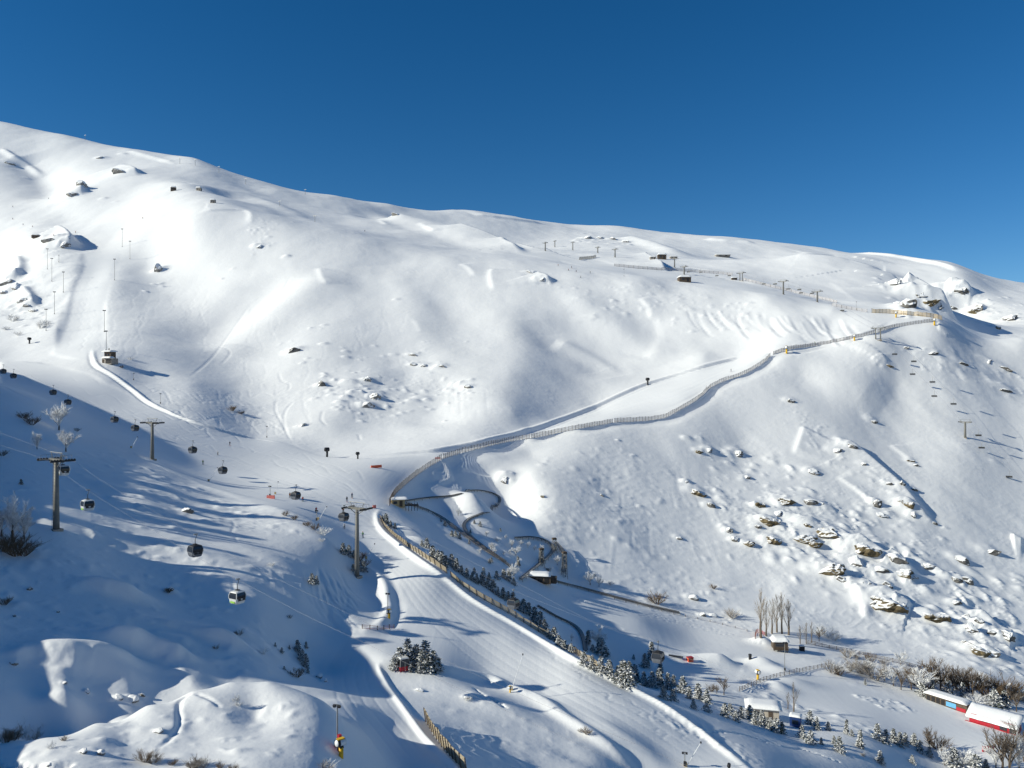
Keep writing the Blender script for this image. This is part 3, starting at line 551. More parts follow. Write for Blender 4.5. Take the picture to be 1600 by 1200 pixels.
def snow_mat(name, groomed):
    m = bpy.data.materials.new(name); m.use_nodes = True; t = m.node_tree; b = t.nodes['Principled BSDF']
    b.inputs['Roughness'].default_value = .62; b.inputs['Specular IOR Level'].default_value = .18
    tc = t.nodes.new('ShaderNodeTexCoord')
    def noise(sc, det, stretch=None, rot=0):
        n = t.nodes.new('ShaderNodeTexNoise'); n.inputs['Scale'].default_value = sc; n.inputs['Detail'].default_value = det
        src = tc.outputs['Object']
        if stretch:
            mp = t.nodes.new('ShaderNodeMapping'); mp.inputs['Scale'].default_value = stretch; mp.inputs['Rotation'].default_value = (0,0,rot)
            t.links.new(src, mp.inputs['Vector']); src = mp.outputs[0]
        t.links.new(src, n.inputs['Vector']); return n
    n0 = noise(.03, 4); r = t.nodes.new('ShaderNodeValToRGB')
    r.color_ramp.elements[0].position = .35; r.color_ramp.elements[1].position = .65
    c0, c1 = ((.82,.83,.83),(.875,.88,.875)) if groomed else ((.858,.862,.855),(.89,.893,.885))
    r.color_ramp.elements[0].color = (*c0,1); r.color_ramp.elements[1].color = (*c1,1)
    t.links.new(n0.outputs['Fac'], r.inputs['Fac']); t.links.new(r.outputs['Color'], b.inputs['Base Color'])
    prev = None
    lay = ((.7,5,.035,(1,.10,1),-.75),(.5,4,.05,(1,.06,1),-.6),(2.5,4,.02,None,0)) if groomed else ((.35,6,.12,(1,.5,1),.6),(1.3,5,.05,None,0))
    for sc, det, dist, st, rot in lay:
        n = noise(sc, det, st, rot); bp = t.nodes.new('ShaderNodeBump'); bp.inputs['Strength'].default_value = .8; bp.inputs['Distance'].default_value = dist
        t.links.new(n.outputs['Fac'], bp.inputs['Height'])
        if prev: t.links.new(prev.outputs[0], bp.inputs['Normal'])
        prev = bp
    t.links.new(prev.outputs[0], b.inputs['Normal'])
    return m
M = dict(
 snow=snow_mat('snow', False), piste=snow_mat('groomed snow', True), cap=mat('snow cap', SNOWC, .6, 0, .02, .5, .05, 2),
 rock=snow_over('brown rock', (.155,.122,.070), .60, .1, .9, .9, strata=True), grey=snow_over('grey rock', (.15,.142,.13), .45, .12, .8, .8, strata=True),
 snowy=snow_over('snowed grey rock', (.21,.20,.185), .22, .16, .7, .9),
 lump=snow_over('snowed boulder', (.15,.145,.14), .02, .16, .7, .5),
 pine=snow_over('pine needles', (.040,.052,.032), .42, .2, .9, .9), pinew=snow_over('frosted pine needles', (.05,.062,.042), .36, .25, .9, .9),
 bark=mat('bark', (.10,.075,.055), .9), twig=snow_over('bare twigs', (.17,.135,.105), .75, .2, .8, .7), frost=snow_over('frosted twigs', (.50,.49,.48), -.2, .4, .8, .8),
 heath=mat('heath twigs', (.17,.12,.075), .9, 0, .4, 2), ghost=snow_over('pale twigs', (.30,.265,.23), .5, .3, .8, .8),
 steel=mat('galvanised steel', (.30,.30,.285), .5, .4), mast=mat('weathered mast steel', (.20,.195,.175), .6, .2), dark=mat('dark steel', (.035,.036,.04), .5, .2), cable=mat('steel rope', (.32,.32,.33), .5, .3),
 glass=mat('cabin glass', (.028,.034,.045), .12, 0, .05, 1, 0, 1, .6), cabin=mat('backlit cabin shell', (.13,.14,.16), .4), cabinw=mat('white cabin shell', (.62,.63,.62), .4), lime=mat('lime paint', (.26,.50,.07), .45), red=mat('red paint', (.38,.02,.035), .5), orange=mat('orange pad', (.72,.13,.06), .6),
 slat=mat('pale fence wood', (.35,.295,.21), .85, 0, .25, 3), net=mat('grey fence slats', (.46,.44,.44), .85, 0, .2, 3), post=mat('fence post wood', (.15,.12,.10), .9, 0, .2, 3), wood=mat('dark hut wood', (.10,.075,.055), .85, 0, .3, 3), pale=mat('yellow planks', (.48,.36,.19), .8, 0, .2, 3), stone=mat('masonry', (.30,.27,.235), .9, 0, .3, 2, .05, 3),
 yellow=mat('yellow paint', (.66,.40,.02), .5), white=mat('white paint', (.75,.76,.76), .5), blue=mat('blue paint', (.02,.05,.17), .5), banner=mat('light blue banner', (.12,.36,.60), .6), beige=mat('beige render', (.45,.40,.33), .85), black=mat('black rubber', (.02,.02,.022), .6),
 skin=mat('skin', (.45,.27,.2), .6), redline=mat('red net', (.55,.16,.14), .8))
CLOTH = [mat('ski cloth '+n, c, .8) for n, c in (('black',(.02,.02,.025)),('navy',(.03,.05,.12)),('red',(.35,.04,.04)),('orange',(.50,.15,.03)),('green',(.06,.16,.06)),('white',(.5,.5,.5)))]
CLOTHN = ['black','navy','red','orange','green','pale']
# ------------------------------------------------------------------ mesh tools and naming
class MB:
    def __init__(s): s.v, s.f, s.mi, s.mats = [], [], [], []
    def _m(s, m):
        if m is None: return 0
        if m not in s.mats: s.mats.append(m)
        return s.mats.index(m)
    def add(s, v, f, m=None):
        o = len(s.v); s.v += [tuple(x) for x in v]; s.f += [tuple(i+o for i in q) for q in f]; s.mi += [s._m(m)]*len(f); return s
    def box(s, c, d, rz=0, m=None, top=1.0, rx=0, ry=0):
        e = Euler((rx, ry, rz)); v = []
        for z in (-1, 1):
            k = top if z > 0 else 1
            for x, y in ((-1,-1),(1,-1),(1,1),(-1,1)):
                v.append(e.to_matrix() @ Vector((x*d[0]/2*k, y*d[1]/2*k, z*d[2]/2)) + Vector(c))
        return s.add(v, [(3,2,1,0),(4,5,6,7),(0,1,5,4),(1,2,6,5),(2,3,7,6),(3,0,4,7)], m)
    def tube(s, pts, r, n=6, m=None, cap=True):
        P = [Vector(p) for p in pts]; k = len(P); rr = r if isinstance(r, (list, tuple)) else [r]*k; v = []; f = []
        t0 = (P[-1]-P[0]).normalized() if (P[-1]-P[0]).length > 1e-6 else Vector((0,0,1))
        up = Vector((0,0,1)) if abs(t0.z) < .9 else Vector((1,0,0))
        for i, p in enumerate(P):
            t = (P[min(i+1,k-1)]-P[max(i-1,0)]).normalized(); a = t.cross(up)
            if a.length < 1e-5: a = t.cross(Vector((0,1,.01)))
            a.normalize(); b = a.cross(t)
            for q in range(n):
                w_ = 2*math.pi*q/n; v.append(p + (a*math.cos(w_)+b*math.sin(w_))*rr[i])
        for i in range(k-1):
            for q in range(n): f.append((i*n+q, i*n+(q+1)%n, (i+1)*n+(q+1)%n, (i+1)*n+q))
        if cap: f += [tuple(range(n))[::-1], tuple((k-1)*n+q for q in range(n))]
        return s.add(v, f, m)
    def lathe(s, prof, n=10, m=None, c=(0,0,0), sx=1, sy=1, ax='z', rz=0):
        v = []; f = []
        for r, h in prof:
            for q in range(n):
                a = 2*math.pi*q/n; p = Vector((r*math.cos(a)*sx, r*math.sin(a)*sy, h))
                if ax == 'y': p = Vector((p.x, p.z, p.y))
                if ax == 'x': p = Vector((p.z, p.x, p.y))
                v.append(Matrix.Rotation(rz, 3, 'Z') @ p + Vector(c))
        for i in range(len(prof)-1):
            for q in range(n): f.append((i*n+q, i*n+(q+1)%n, (i+1)*n+(q+1)%n, (i+1)*n+q))
        f += [tuple(range(n))[::-1], tuple((len(prof)-1)*n+q for q in range(n))]
        return s.add(v, f, m)
    def build(s, name, m=None, parent=None, smooth=False):
        me = bpy.data.meshes.new(name); me.from_pydata(s.v, [], s.f)
        if s.mats:
            for q in s.mats: me.materials.append(q)
            me.polygons.foreach_set('material_index', s.mi)
        else: me.materials.append(m)
        if smooth: me.polygons.foreach_set('use_smooth', [True]*len(me.polygons))
        me.update(); return link(name, me, parent)
def link(name, me, parent=None):
    o = bpy.data.objects.new(name, me); COL.objects.link(o)
    if parent: o.parent = parent
    return o
def tag(o, label, cat, group=None):
    o['label'] = label; o['category'] = cat
    if group: o['group'] = group
    return o
def thing(name, loc=(0,0,0), rz=0, label=None, cat=None, group=None, sc=1):
    o = bpy.data.objects.new(name, None); COL.objects.link(o); o.empty_display_size = .2
    o.location = loc; o.rotation_euler = (0,0,rz); o.scale = (sc,sc,sc) if isinstance(sc,(int,float)) else sc
    if label: tag(o, label, cat, group)
    return o
KIDS = {}
def kids(o):
    if o.name not in KIDS: KIDS[o.name] = [c for c in bpy.data.objects if c.parent == o]
    return KIDS[o.name]
def dup(o, parent=None):
    c = o.copy(); COL.objects.link(c)
    if parent: c.parent = parent
    for k in kids(o): dup(k, c)
    return c
class Proto:
    """the first placing uses the built thing itself, later ones copy it with all its parts"""
    def __init__(s, root): s.root, s.used = root, False
    def put(s, loc, rz=0, sc=1, label=None, cat=None, group=None):
        if not s.used: o = s.root; s.used = True; s.keep = None; kids(o); [kids(k) for k in kids(o)]
        else: o = dup(s.root)
        o.location = loc; o.rotation_euler = (0,0,rz); o.scale = (sc,sc,sc) if isinstance(sc,(int,float)) else sc
        for k in ('label','category','group'):
            if k in o: del o[k]
        if label: tag(o, label, cat, group)
        return o
_n = 'first second third fourth fifth sixth seventh eighth ninth tenth eleventh twelfth thirteenth fourteenth fifteenth sixteenth seventeenth eighteenth nineteenth twentieth'.split()
_t = 'twenty thirty forty fifty'.split()
def ordn(k):
    if k <= 20: return _n[k-1]
    a, b = divmod(k, 10)
    return _t[a-2][:-1]+'ieth' if b == 0 else _t[a-2]+'-'+_n[b-1]
def rank(k, n, a='left', z='right'):
    """place k (0-based) in a row of n"""
    if n == 1: return 'standing alone'
    if k == 0: return f'first from the {a}'
    if k == n-1: return f'last towards the {z}'
    return f'{ordn(k+1)} from the {a}' if k < (n+1)//2 or n-k > 20 else f'{ordn(n-k)} from the {z}'
def seat(px, py, sink=0, **k):
    p = hit(px, py, **k); return Vector((p.x, p.y, p.z-sink))
# ------------------------------------------------------------------ build the ground meshes
def grid_mesh(name, mask, mat):
    idx = np.arange(NS*NU).reshape(NS, NU)
    q = np.stack([idx[:-1,:-1], idx[:-1,1:], idx[1:,1:], idx[1:,:-1]], -1)[mask]
    used, inv = np.unique(q, return_inverse=True); q = inv.reshape(-1, 4)
    me = bpy.data.meshes.new(name); V = np.stack([XX.ravel(), YY.ravel(), Z.ravel()], 1)[used]
    me.vertices.add(len(V)); me.vertices.foreach_set('co', V.astype(np.float32).ravel())
    me.loops.add(q.size); me.loops.foreach_set('vertex_index', q.ravel().astype(np.int32))
    me.polygons.add(len(q)); me.polygons.foreach_set('loop_start', np.arange(0, q.size, 4, dtype=np.int32))
    me.update(calc_edges=True); me.validate()
    me.polygons.foreach_set('use_smooth', np.ones(len(q), bool))
    me.normals_split_custom_set_from_vertices(NRM.reshape(-1,3)[used].tolist())
    me.materials.append(mat)
    o = bpy.data.objects.new(name, me); COL.objects.link(o); o['kind'] = 'structure'
    return o
def normals():
    Pq = np.stack([XX, YY, Z], -1); du = np.gradient(Pq, axis=1); dv = np.gradient(Pq, axis=0)
    n = np.cross(du, dv); return n/np.linalg.norm(n, axis=-1, keepdims=True)
NRM = normals()
# ------------------------------------------------------------------ opposite valley side behind the camera, unseen; added and steepened for fill light
def fill_slope():
    xs = np.linspace(-3200, 3200, 90); ys = np.concatenate([np.linspace(17.5, -120, 16), np.linspace(-160, -2600, 50)])
    X, Y = np.meshgrid(xs, ys)
    Zb = -32+np.clip(-Y-10, 0, None)*.50-np.clip(-Y-1200, 0, None)*.45+perlin(X/300, Y/260)*40*np.clip(-Y/300, 0, 1)+perlin(X/90+5, Y/80)*8*np.clip(-Y/200, 0, 1)
    n = len(xs); idx = np.arange(X.size).reshape(X.shape)
    f = np.stack([idx[:-1,:-1], idx[1:,:-1], idx[1:,1:], idx[:-1,1:]], -1).reshape(-1, 4)
    me = bpy.data.meshes.new('fill_slope'); me.from_pydata(np.stack([X, Y, Zb], -1).reshape(-1,3).tolist(), [], f.tolist()); me.polygons.foreach_set('use_smooth', [True]*len(f))
    me.materials.append(M['snow']); o = bpy.data.objects.new('fill_slope', me); COL.objects.link(o); o['kind'] = 'structure'
fill_slope()
# ------------------------------------------------------------------ ground objects from the finished height field
_cov = PISTE[:-1,:-1] & PISTE[1:,:-1] & PISTE[:-1,1:] & PISTE[1:,1:]
grid_mesh('snow_slope', ~_cov, M['snow']); grid_mesh('ski_piste', _cov, M['piste'])

# ------------------------------------------------------------------ gondola lift
def pylon(base, top, arm_w, az, label, group, double=False, twin=0):
    """round tapered mast with a cross arm, two sheave trains and a service frame"""
    h = top.z-base.z
    t = thing('lift_pylon', base, az, label, 'lift pylon', group)
    xs = (-twin/2, twin/2) if twin else (0,)
    for x in xs:
        r0, r1 = ((.62,.40) if base.y < 300 else (.75,.55)) if not twin else (.45,.35)
        MB().tube([(x,0,-1.2),(x,0,h*.5),(x,0,h+.1)], [r0,(r0+r1)/2,r1], 12).build('mast', M['mast'], t, True)
        l = MB()
        for s in (-.22,.22): l.tube([(x+s,-r0-.12,.5),(x+s,-r1-.14,h)], .03, 4)
        for k in range(int(h/.6)): l.box((x,-(r0+(r1-r0)*k*.6/h)-.13,.6+k*.6), (.44,.04,.04))
        l.build('ladder', M['steel'], t)
    MB().box((0,0,.1), (1.9 if not twin else twin+1.8,1.9,.6)).build('footing', M['stone'], t)
    a = MB().box((0,0,h+.22), (arm_w,.5,.6)); a.tube([(-arm_w*.42,0,h+.1),(xs[0],0,h-1.3)], .09, 5); a.tube([(arm_w*.42,0,h+.1),(xs[-1],0,h-1.3)], .09, 5)
    a.build('cross_arm', M['mast'], t)
    for s in (-1, 1):
        b = MB().box((s*arm_w/2,0,h+.2), (.16,4.6,.26))
        for k in range(-4, 5):
            if k: b.lathe([(.24,-.07),(.27,0),(.24,.07)], 10, None, (s*arm_w/2+s*.15, k*.52, h+.36), ax='x')
        b.build('sheave_train', M['dark'], t)
        c = MB().box((s*arm_w/2-s*.55,0,h+.30), (.5,4.2,.06))
        for k in (-2,-1,0,1,2): c.tube([(s*arm_w/2-s*.8,k*.98,h+.3),(s*arm_w/2-s*.8,k*.98,h+1.25)], .03, 4)
        c.tube([(s*arm_w/2-s*.8,-2.0,h+1.25),(s*arm_w/2-s*.8,2.0,h+1.25)], .03, 4)
        c.build('catwalk', M['steel'], t)
    fr = MB(); hw = arm_w*.40
    for s in (-1, 1): fr.tube([(s*hw*.62,0,h+.4),(s*hw,0,h+1.75)], .07, 5)
    fr.tube([(-hw*1.15,0,h+1.75),(hw*1.15,0,h+1.75)], .08, 5); fr.build('lifting_frame', M['steel'], t)
    return t
dirA = (at(573,795,205)-at(250,661,260)); azA = math.atan2(dirA.y, dirA.x)-math.pi/2
def gpylon(bx, by, topy, d, az, label, arm=5.6):
    p = seat(bx, by, .2); top = at(bx, topy, p.y); top.x = p.x
    return pylon(p, top, arm, az, label, 'round steel gondola pylons')
g = (gpylon(88, 828, 721, 164, R(-38), 'tall grey gondola pylon in the shade at the left edge', 5.9),
     gpylon(238, 718, 662, 260, R(-28), 'grey gondola pylon on the rim beside the left piste', 5.8),
     gpylon(558, 901, 796, 205, R(-32), 'biggest grey gondola pylon beside shrubs at the main piste', 5.8))
dP = [hit(88,828).y, hit(238,718).y, hit(558,901).y]
def inv(x, x0, d0, x1, d1): return 1/(1/d0 + (x-x0)/(x1-x0)*(1/d1-1/d0))
def rope(px, df, label, group, r=.013):
    sm = smooth_line([(x, y, 0) for x, y in px], 10)
    pts = [at(q.x, q.y, df(q.x)) for q in sm]
    o = MB().tube(pts, r, 5, None, False).build('lift_cable', M['cable'], None, True)
    return tag(o, label, 'cable', group)
dA = lambda x: inv(x, 88, dP[0], 985, 92)
dB = lambda x: inv(x, 88, dP[0]+3.5, 985, 97)
farA = lambda x: inv(x, 238, dP[1]-1.5, 558, dP[2]-1.5) if x < 560 else inv(x, 558, dP[2]-1.5, 1025, 146)
farB = lambda x: inv(x, 238, dP[1]+1.5, 558, dP[2]+1.5) if x < 560 else inv(x, 558, dP[2]+1.5, 1025, 149)
LA = [(-60,668),(0,695),(68,717),(98,739),(152,776),(217,815),(300,866),(374,907),(440,942),(497,971),(590,1014),(675,1056),(800,1115),(985,1200),(1080,1243)]
LB = [(-60,652),(0,676),(68,701),(109,717),(150,745),(205,779),(305,835),(400,888),(507,940),(600,987),(692,1030),(795,1077),(930,1136),(1075,1197),(1160,1233)]
FA = [(-40,551),(0,568),(21,577),(83,602),(128,620),(179,643),(228,661),(290,691),(348,720),(440,758),(537,790),(549,795),(632,835),(720,881),(802,922),(900,962),(1000,1000),(1110,1042),(1210,1082)]
FB = [(-40,542),(0,559),(50,588),(106,617),(160,637),(211,656),(250,663),(301,689),(380,725),(462,758),(520,780),(572,796),(617,810),(685,850),(750,884),(820,917),(925,970),(1028,1003),(1150,1050),(1240,1090)]
rope(LA, dA, 'near rope of the front gondola line, left end of the pylon arm', 'gondola ropes')
rope(LB, dB, 'far rope of the front gondola line, right end of the pylon arm', 'gondola ropes')
rope(FA, farA, 'near rope of the rear gondola line along the left piste', 'gondola ropes')
rope(FB, farB, 'far rope of the rear gondola line along the left piste', 'gondola ropes')
def cabin_proto(white):
    t = thing('gondola_cabin')
    def ring(z, hx, hy, c): return [(x, y, z) for x, y in ((hx-c,-hy),(hx,-hy+c),(hx,hy-c),(hx-c,hy),(-hx+c,hy),(-hx,hy-c),(-hx,-hy+c),(-hx+c,-hy))]
    def shell(levels, m, name):
        b = MB(); v = []
        for l in levels: v += ring(*l)
        f = [(i*8+q, i*8+(q+1)%8, (i+1)*8+(q+1)%8, (i+1)*8+q) for i in range(len(levels)-1) for q in range(8)]
        f += [tuple(range(8))[::-1], tuple((len(levels)-1)*8+q for q in range(8))]
        b.add(v, f); return b.build(name, m, t)
    shell([(-3.92,.70,.66,.2),(-3.85,.86,.82,.2),(-3.45,.98,.96,.2),(-3.0,1.03,1.03,.2)], M['cabinw' if white else 'cabin'], 'cabin_body')  # grey version: backlit darkness of far cabins put into the shell colour
    shell([(-3.0,1.0,1.0,.2),(-2.5,1.0,1.0,.2),(-2.05,.86,.86,.2)], M['glass'], 'window_band')
    for sx, sy in ((1,1),(1,-1),(-1,1),(-1,-1)):
        MB().tube([(sx*.96,sy*.96,-3.02),(sx*.95,sy*.95,-2.5),(sx*.80,sy*.80,-2.0)], .07, 5).build('corner_post', M['cabinw' if white else 'cabin'], t)
    d = MB().box((-1.03,0,-2.75), (.05,.09,1.5)); d.box((-1.035,.42,-3.2), (.04,.06,.6)); d.box((-1.035,-.42,-3.2), (.04,.06,.6)); d.build('door', M['steel'], t)
    shell([(-2.06,.90,.90,.2),(-1.94,.84,.84,.2),(-1.80,.5,.5,.15)], M['cabinw' if white else 'dark'], 'roof')
    sk = MB()
    for s in (-1,1):
        sk.box((1.08,s*.45,-3.1), (.1,.5,.5))
    sk.box((1.1,0,-3.3), (.06,1.4,.08)); sk.build('ski_rack', M['dark'], t)
    if white:
        p = MB().box((-.97,0,-3.45), (.09,1.5,.62), ry=.12); p.box((0,-.97,-3.55), (1.0,.09,.3), rx=-.12); p.build('lime_panel', M['lime'], t)
    h = MB().tube([(0,0,-1.85),(0,.0,-.9),(0,.22,-.45),(0,.18,0)], [.07,.06,.055,.05], 6); h.box((0,0,-1.72), (.7,.5,.12)); h.build('hanger', M['dark'], t)
    MB().box((0,.1,0.02), (.22,.7,.2)).build('grip', M['steel'], t)
    return Proto(t)
CW, CG = cabin_proto(True), cabin_proto(False)
def yon(line, x):
    for (x0,y0),(x1,y1) in zip(line, line[1:]):
        if x0 <= x <= x1: return y0+(y1-y0)*(x-x0)/(x1-x0)
for proto, line, df, x, az, lb in (
  (CW, LB, dB, 98, .6, 'white gondola cabin right under the pylon at the left edge'),
  (CW, LA, dA, 137, .75, 'white and lime gondola cabin right of the tall left pylon'),
  (CG, LB, dB, 305, .7, 'big grey gondola cabin over the sunlit ridge, no green panel'),
  (CW, LA, dA, 371, .55, 'nearest white gondola cabin with bright green side over blue shade'),
  (CG, FA, farA, 5, .6, 'dark gondola cabin cut by the left picture edge'),
  (CG, FA, farA, 21, .6, 'tiny dark gondola cabin beside the left picture edge, above groomed piste'),
  (CG, FA, farA, 83, .6, 'small dark gondola cabin hanging over the edge of the hillside shade'),
  (CG, FB, farB, 106, .6, 'small dark gondola cabin just above the big frosted tree'),
  (CG, FA, farA, 179, .55, 'dark gondola cabin over the piste, second one left of the rim pylon'),
  (CG, FB, farB, 211, .55, 'dark gondola cabin close to the left of the rim pylon'),
  (CG, FB, farB, 301, .55, 'dark gondola cabin close to the right of the rim pylon'),
  (CG, FA, farA, 348, .55, 'dark gondola cabin midway along the rear line above the left piste'),
  (CG, FB, farB, 462, .5, 'dark gondola cabin near the red safety pad'),
  (CG, FA, farA, 537, .5, 'dark gondola cabin just left of the biggest pylon'),
  (CG, FA, farA, 802, .5, 'dark gondola cabin half hidden among pines along the plank fence'),
  (CG, FB, farB, 1028, .5, 'grey gondola cabin hanging in the valley by the orange box')):
    q = at(x, yon(line, x), df(x))
    proto.put(q, -az, .98, lb, 'gondola cabin', 'cabins hanging on the gondola lines')
# the old cabin standing in the tree clump
t = thing('retired_cabin', seat(630,1046,.1), .5, 'old red and grey cabin standing on snow among the mound pines', 'gondola cabin')
b = MB().box((0,0,.5), (1.9,1.9,.85)); b.build('cabin_body', M['red'], t)
MB().box((0,0,1.6), (1.78,1.78,1.35), 0, None, .84).build('window_band', M['glass'], t)
for sx, sy in ((1,1),(1,-1),(-1,1),(-1,-1)): MB().tube([(sx*.93,sy*.93,.9),(sx*.78,sy*.78,2.35)], .07, 5).build('corner_post', M['steel'], t)
MB().box((0,0,2.36), (1.75,1.75,.18), 0, None, .8).build('roof', M['cabinw'], t)
MB().box((0,-.93,1.1), (.12,.06,1.5)).build('door', M['steel'], t)

# ------------------------------------------------------------------ chairlifts
def cpylon(bx, by, ty, arm, az, label, twin=0, group='chairlift pylons'):
    p = seat(bx, by, .3); top = at(bx, ty, p.y); top.x = p.x
    return pylon(p, top, arm, az, label, group, twin=twin), top
_, c1 = cpylon(1508, 684, 660, 7.0, R(-35), 'chairlift pylon with long shadow on the right hillside', group='chairlift pylons on the right slope')
_, c2 = cpylon(1372, 531, 513, 9.0, R(-30), 'twin legged chairlift pylon in front of the traverse fence', 3.2, group='chairlift pylons on the right slope')
CHL = lambda x: inv(x, 1372, c2.y, 1508, c1.y)
CL = [(1363,512),(1398,545),(1426,576),(1460,610),(1502,658),(1534,690),(1577,735),(1640,800)]
CR = [(1382,512),(1428,556),(1457,588),(1490,622),(1517,657),(1560,706),(1610,762)]
rope(CL, CHL, 'left rope of the chairlift on the right hillside', 'chairlift ropes', .04)
rope(CR, CHL, 'right rope of the chairlift on the right hillside', 'chairlift ropes', .04)
def chair_proto():
    t = thing('lift_chair')
    MB().tube([(0,0,0),(0,.0,-2.0),(0,.5,-2.5),(0,.5,-3.0)], .06, 5).build('hanger', M['steel'], t)
    MB().box((0,.0,-3.35), (2.6,.62,.14)).build('seat', M['dark'], t)
    MB().box((0,.34,-3.0), (2.6,.12,.62), rx=-.15).build('backrest', M['dark'], t)
    f = MB().tube([(-1.35,.4,-2.6),(1.35,.4,-2.6)], .05, 5)
    for s in (-1.35, 0, 1.35): f.tube([(s,.4,-2.6),(s,.3,-3.3),(s,-.4,-3.35)], .05, 5)
    f.build('frame', M['steel'], t)
    MB().tube([(-1.2,-.5,-2.95),(1.2,-.5,-2.95),(1.2,-.45,-3.75),(-1.2,-.45,-3.75)], .04, 4).build('safety_bar', M['steel'], t)
    return Proto(t)
CHP = chair_proto()
chs = [(1398,545,CL),(1426,576,CL),(1428,556,CR),(1457,588,CR),(1460,610,CL),(1490,622,CR),(1529,672,CR),(1534,690,CL),(1577,735,CL)]
for k, (x, y, ln) in enumerate(chs):
    CHP.put(at(x, yon(ln, x), CHL(x)), R(-20), 1.25, f'empty chair of the right hillside chairlift, {rank(k, len(chs), "top", "bottom")}', 'lift chair', 'chairs on the right hillside lift')
# the upper lifts, far up the basin
ups = [(852,392,380,4.5,0),(867,386,377,4.5,0),(895,391,379,5,0),(934,395,387,5,0),(961,402,390,6,0),(1054,418,404,7,0),(1069,429,417,7,0),(1158,439,427,8,3),(1224,460,440,8,0),(1277,472,456,8,0)]
tops = []
for k, (x, by, ty, arm, tw) in enumerate(ups):
    _, tp = cpylon(x, by, ty, arm, R(-55), f'distant chairlift pylon in the upper basin, {rank(k, len(ups))}', tw, 'chairlift pylons in the upper basin'); tops.append(tp)
for s, nm in ((-1,'left'),(1,'right')):
    seq = [tops[k]+Vector((s*3.4*math.cos(R(-55)), s*3.4*math.sin(R(-55)), .5)) for k in (5,6,7,8,9)] + [c2+Vector((s*4,0,.4))]
    pts = []
    for a, b in zip(seq, seq[1:]):
        for q in range(8):
            u_ = q/8; pts.append(a.lerp(b, u_)-Vector((0,0,4*u_*(1-u_)*(a-b).length*.018)))
    o = MB().tube(pts+[seq[-1]], .04, 4, None, False).build('lift_cable', M['cable']); tag(o, f'{nm} rope of the distant upper chairlift above its run', 'cable', 'chairlift ropes')
    for k, i in enumerate((9,13,21,26,29,34)[:5 if s < 0 else 6]):
        q = pts[min(i+(1 if s > 0 else 0), len(pts)-1)]
        CHP.put(q, R(-40), 1.3, f'small far chair on the {nm} rope of the upper chairlift, {rank(k, 5 if s < 0 else 6)}', 'lift chair', 'chairs on the upper lift')
# drag lift masts on the left skyline
for k, (x, by, ty) in enumerate([(281,256,246),(305,259,249),(342,270,260),(384,288,279),(477,304,296),(437,322,314),(492,347,337),(133,219,211)]):
    p = seat(x, by, .3); h = (by-ty)/F*p.y
    t = thing('drag_lift_mast', p, R(-25), f'thin T shaped drag lift mast on the upper ridge, {["second","third","fourth","fifth","eighth","sixth","last","first"][k]} from the left', 'lift mast', 'drag lift masts on the upper ridge')
    MB().tube([(0,0,-.5),(0,0,h)], [.3,.2], 6).build('mast', M['steel'], t)
    MB().box((0,0,h+.1), (4.5,.35,.4)).build('cross_arm', M['steel'], t)
# frosted aerials on the skyline
for k, (x, by, h) in enumerate([(120,217,9),(133,221,12)]):
    pass
# ------------------------------------------------------------------ huts and buildings
def roofcap(t, c, d, rz=0, sag=.25, name='snow_roof'):
    """a thick rounded snow load"""
    x, y, z = d; b = MB(); nx, ny = 8, 6; v = []; f = []
    for j in range(ny+1):
        for i in range(nx+1):
            a, q = i/nx*2-1, j/ny*2-1; e = max(abs(a), abs(q))
            zz = z*(1-.75*max(0,(e-.7)/.3)**2)+rnd.uniform(-.04,.04)
            v.append((c[0]+a*x/2, c[1]+q*y/2, c[2]+zz))
    n = len(v)
    v += [(p[0], p[1], c[2]) for p in v]
    for j in range(ny):
        for i in range(nx):
            k = j*(nx+1)+i; f.append((k, k+1, k+nx+2, k+nx+1)); f.append((n+k+nx+1, n+k+nx+2, n+k+1, n+k))
    for i in range(nx): f.append((n+i, n+i+1, i+1, i)); k = ny*(nx+1)+i; f.append((k, k+1, n+k+1, n+k))
    for j in range(ny): k = j*(nx+1); f.append((k, k+nx+1, n+k+nx+1, n+k)); k += nx; f.append((n+k, n+k+nx+1, k+nx+1, k))
    b.add(v, f); return b.build(name, M['cap'], t, True)
# two storey lift hut on the left piste
p = seat(172,567,.5); t = thing('piste_hut', p, R(-18), 'two storey wooden hut with snowy roofs beside the left piste', 'hut')
MB().box((0,0,1.4), (6.6,5.0,3.4)).build('lower_wall', M['stone'], t)
MB().box((-.6,.6,4.9), (4.6,3.8,3.8)).build('upper_wall', M['wood'], t)
roofcap(t, (-.6,.4,6.8), (6.4,5.6,.9)); roofcap(t, (.9,-2.2,3.1), (6.2,3.4,1.0), name='porch_snow')
for x in (-1.8,0.2): f = MB().box((x,-1.33,5.0), (1.3,.12,1.4)).build('window', M['glass'], t); MB().box((x,-1.42,4.2), (1.5,.1,.14)).build('sill', M['pale'], f)
MB().box((1.2,-2.54,1.3), (3.6,.1,2.2)).build('garage_opening', M['black'], t)
MB().box((-2.6,-2.56,1.3), (1.2,.1,2.2)).build('door', M['wood'], t)
MB().tube([(-2.4,1.6,6.5),(-2.4,1.6,9.0)], .3, 8).build('chimney', M['stone'], t)
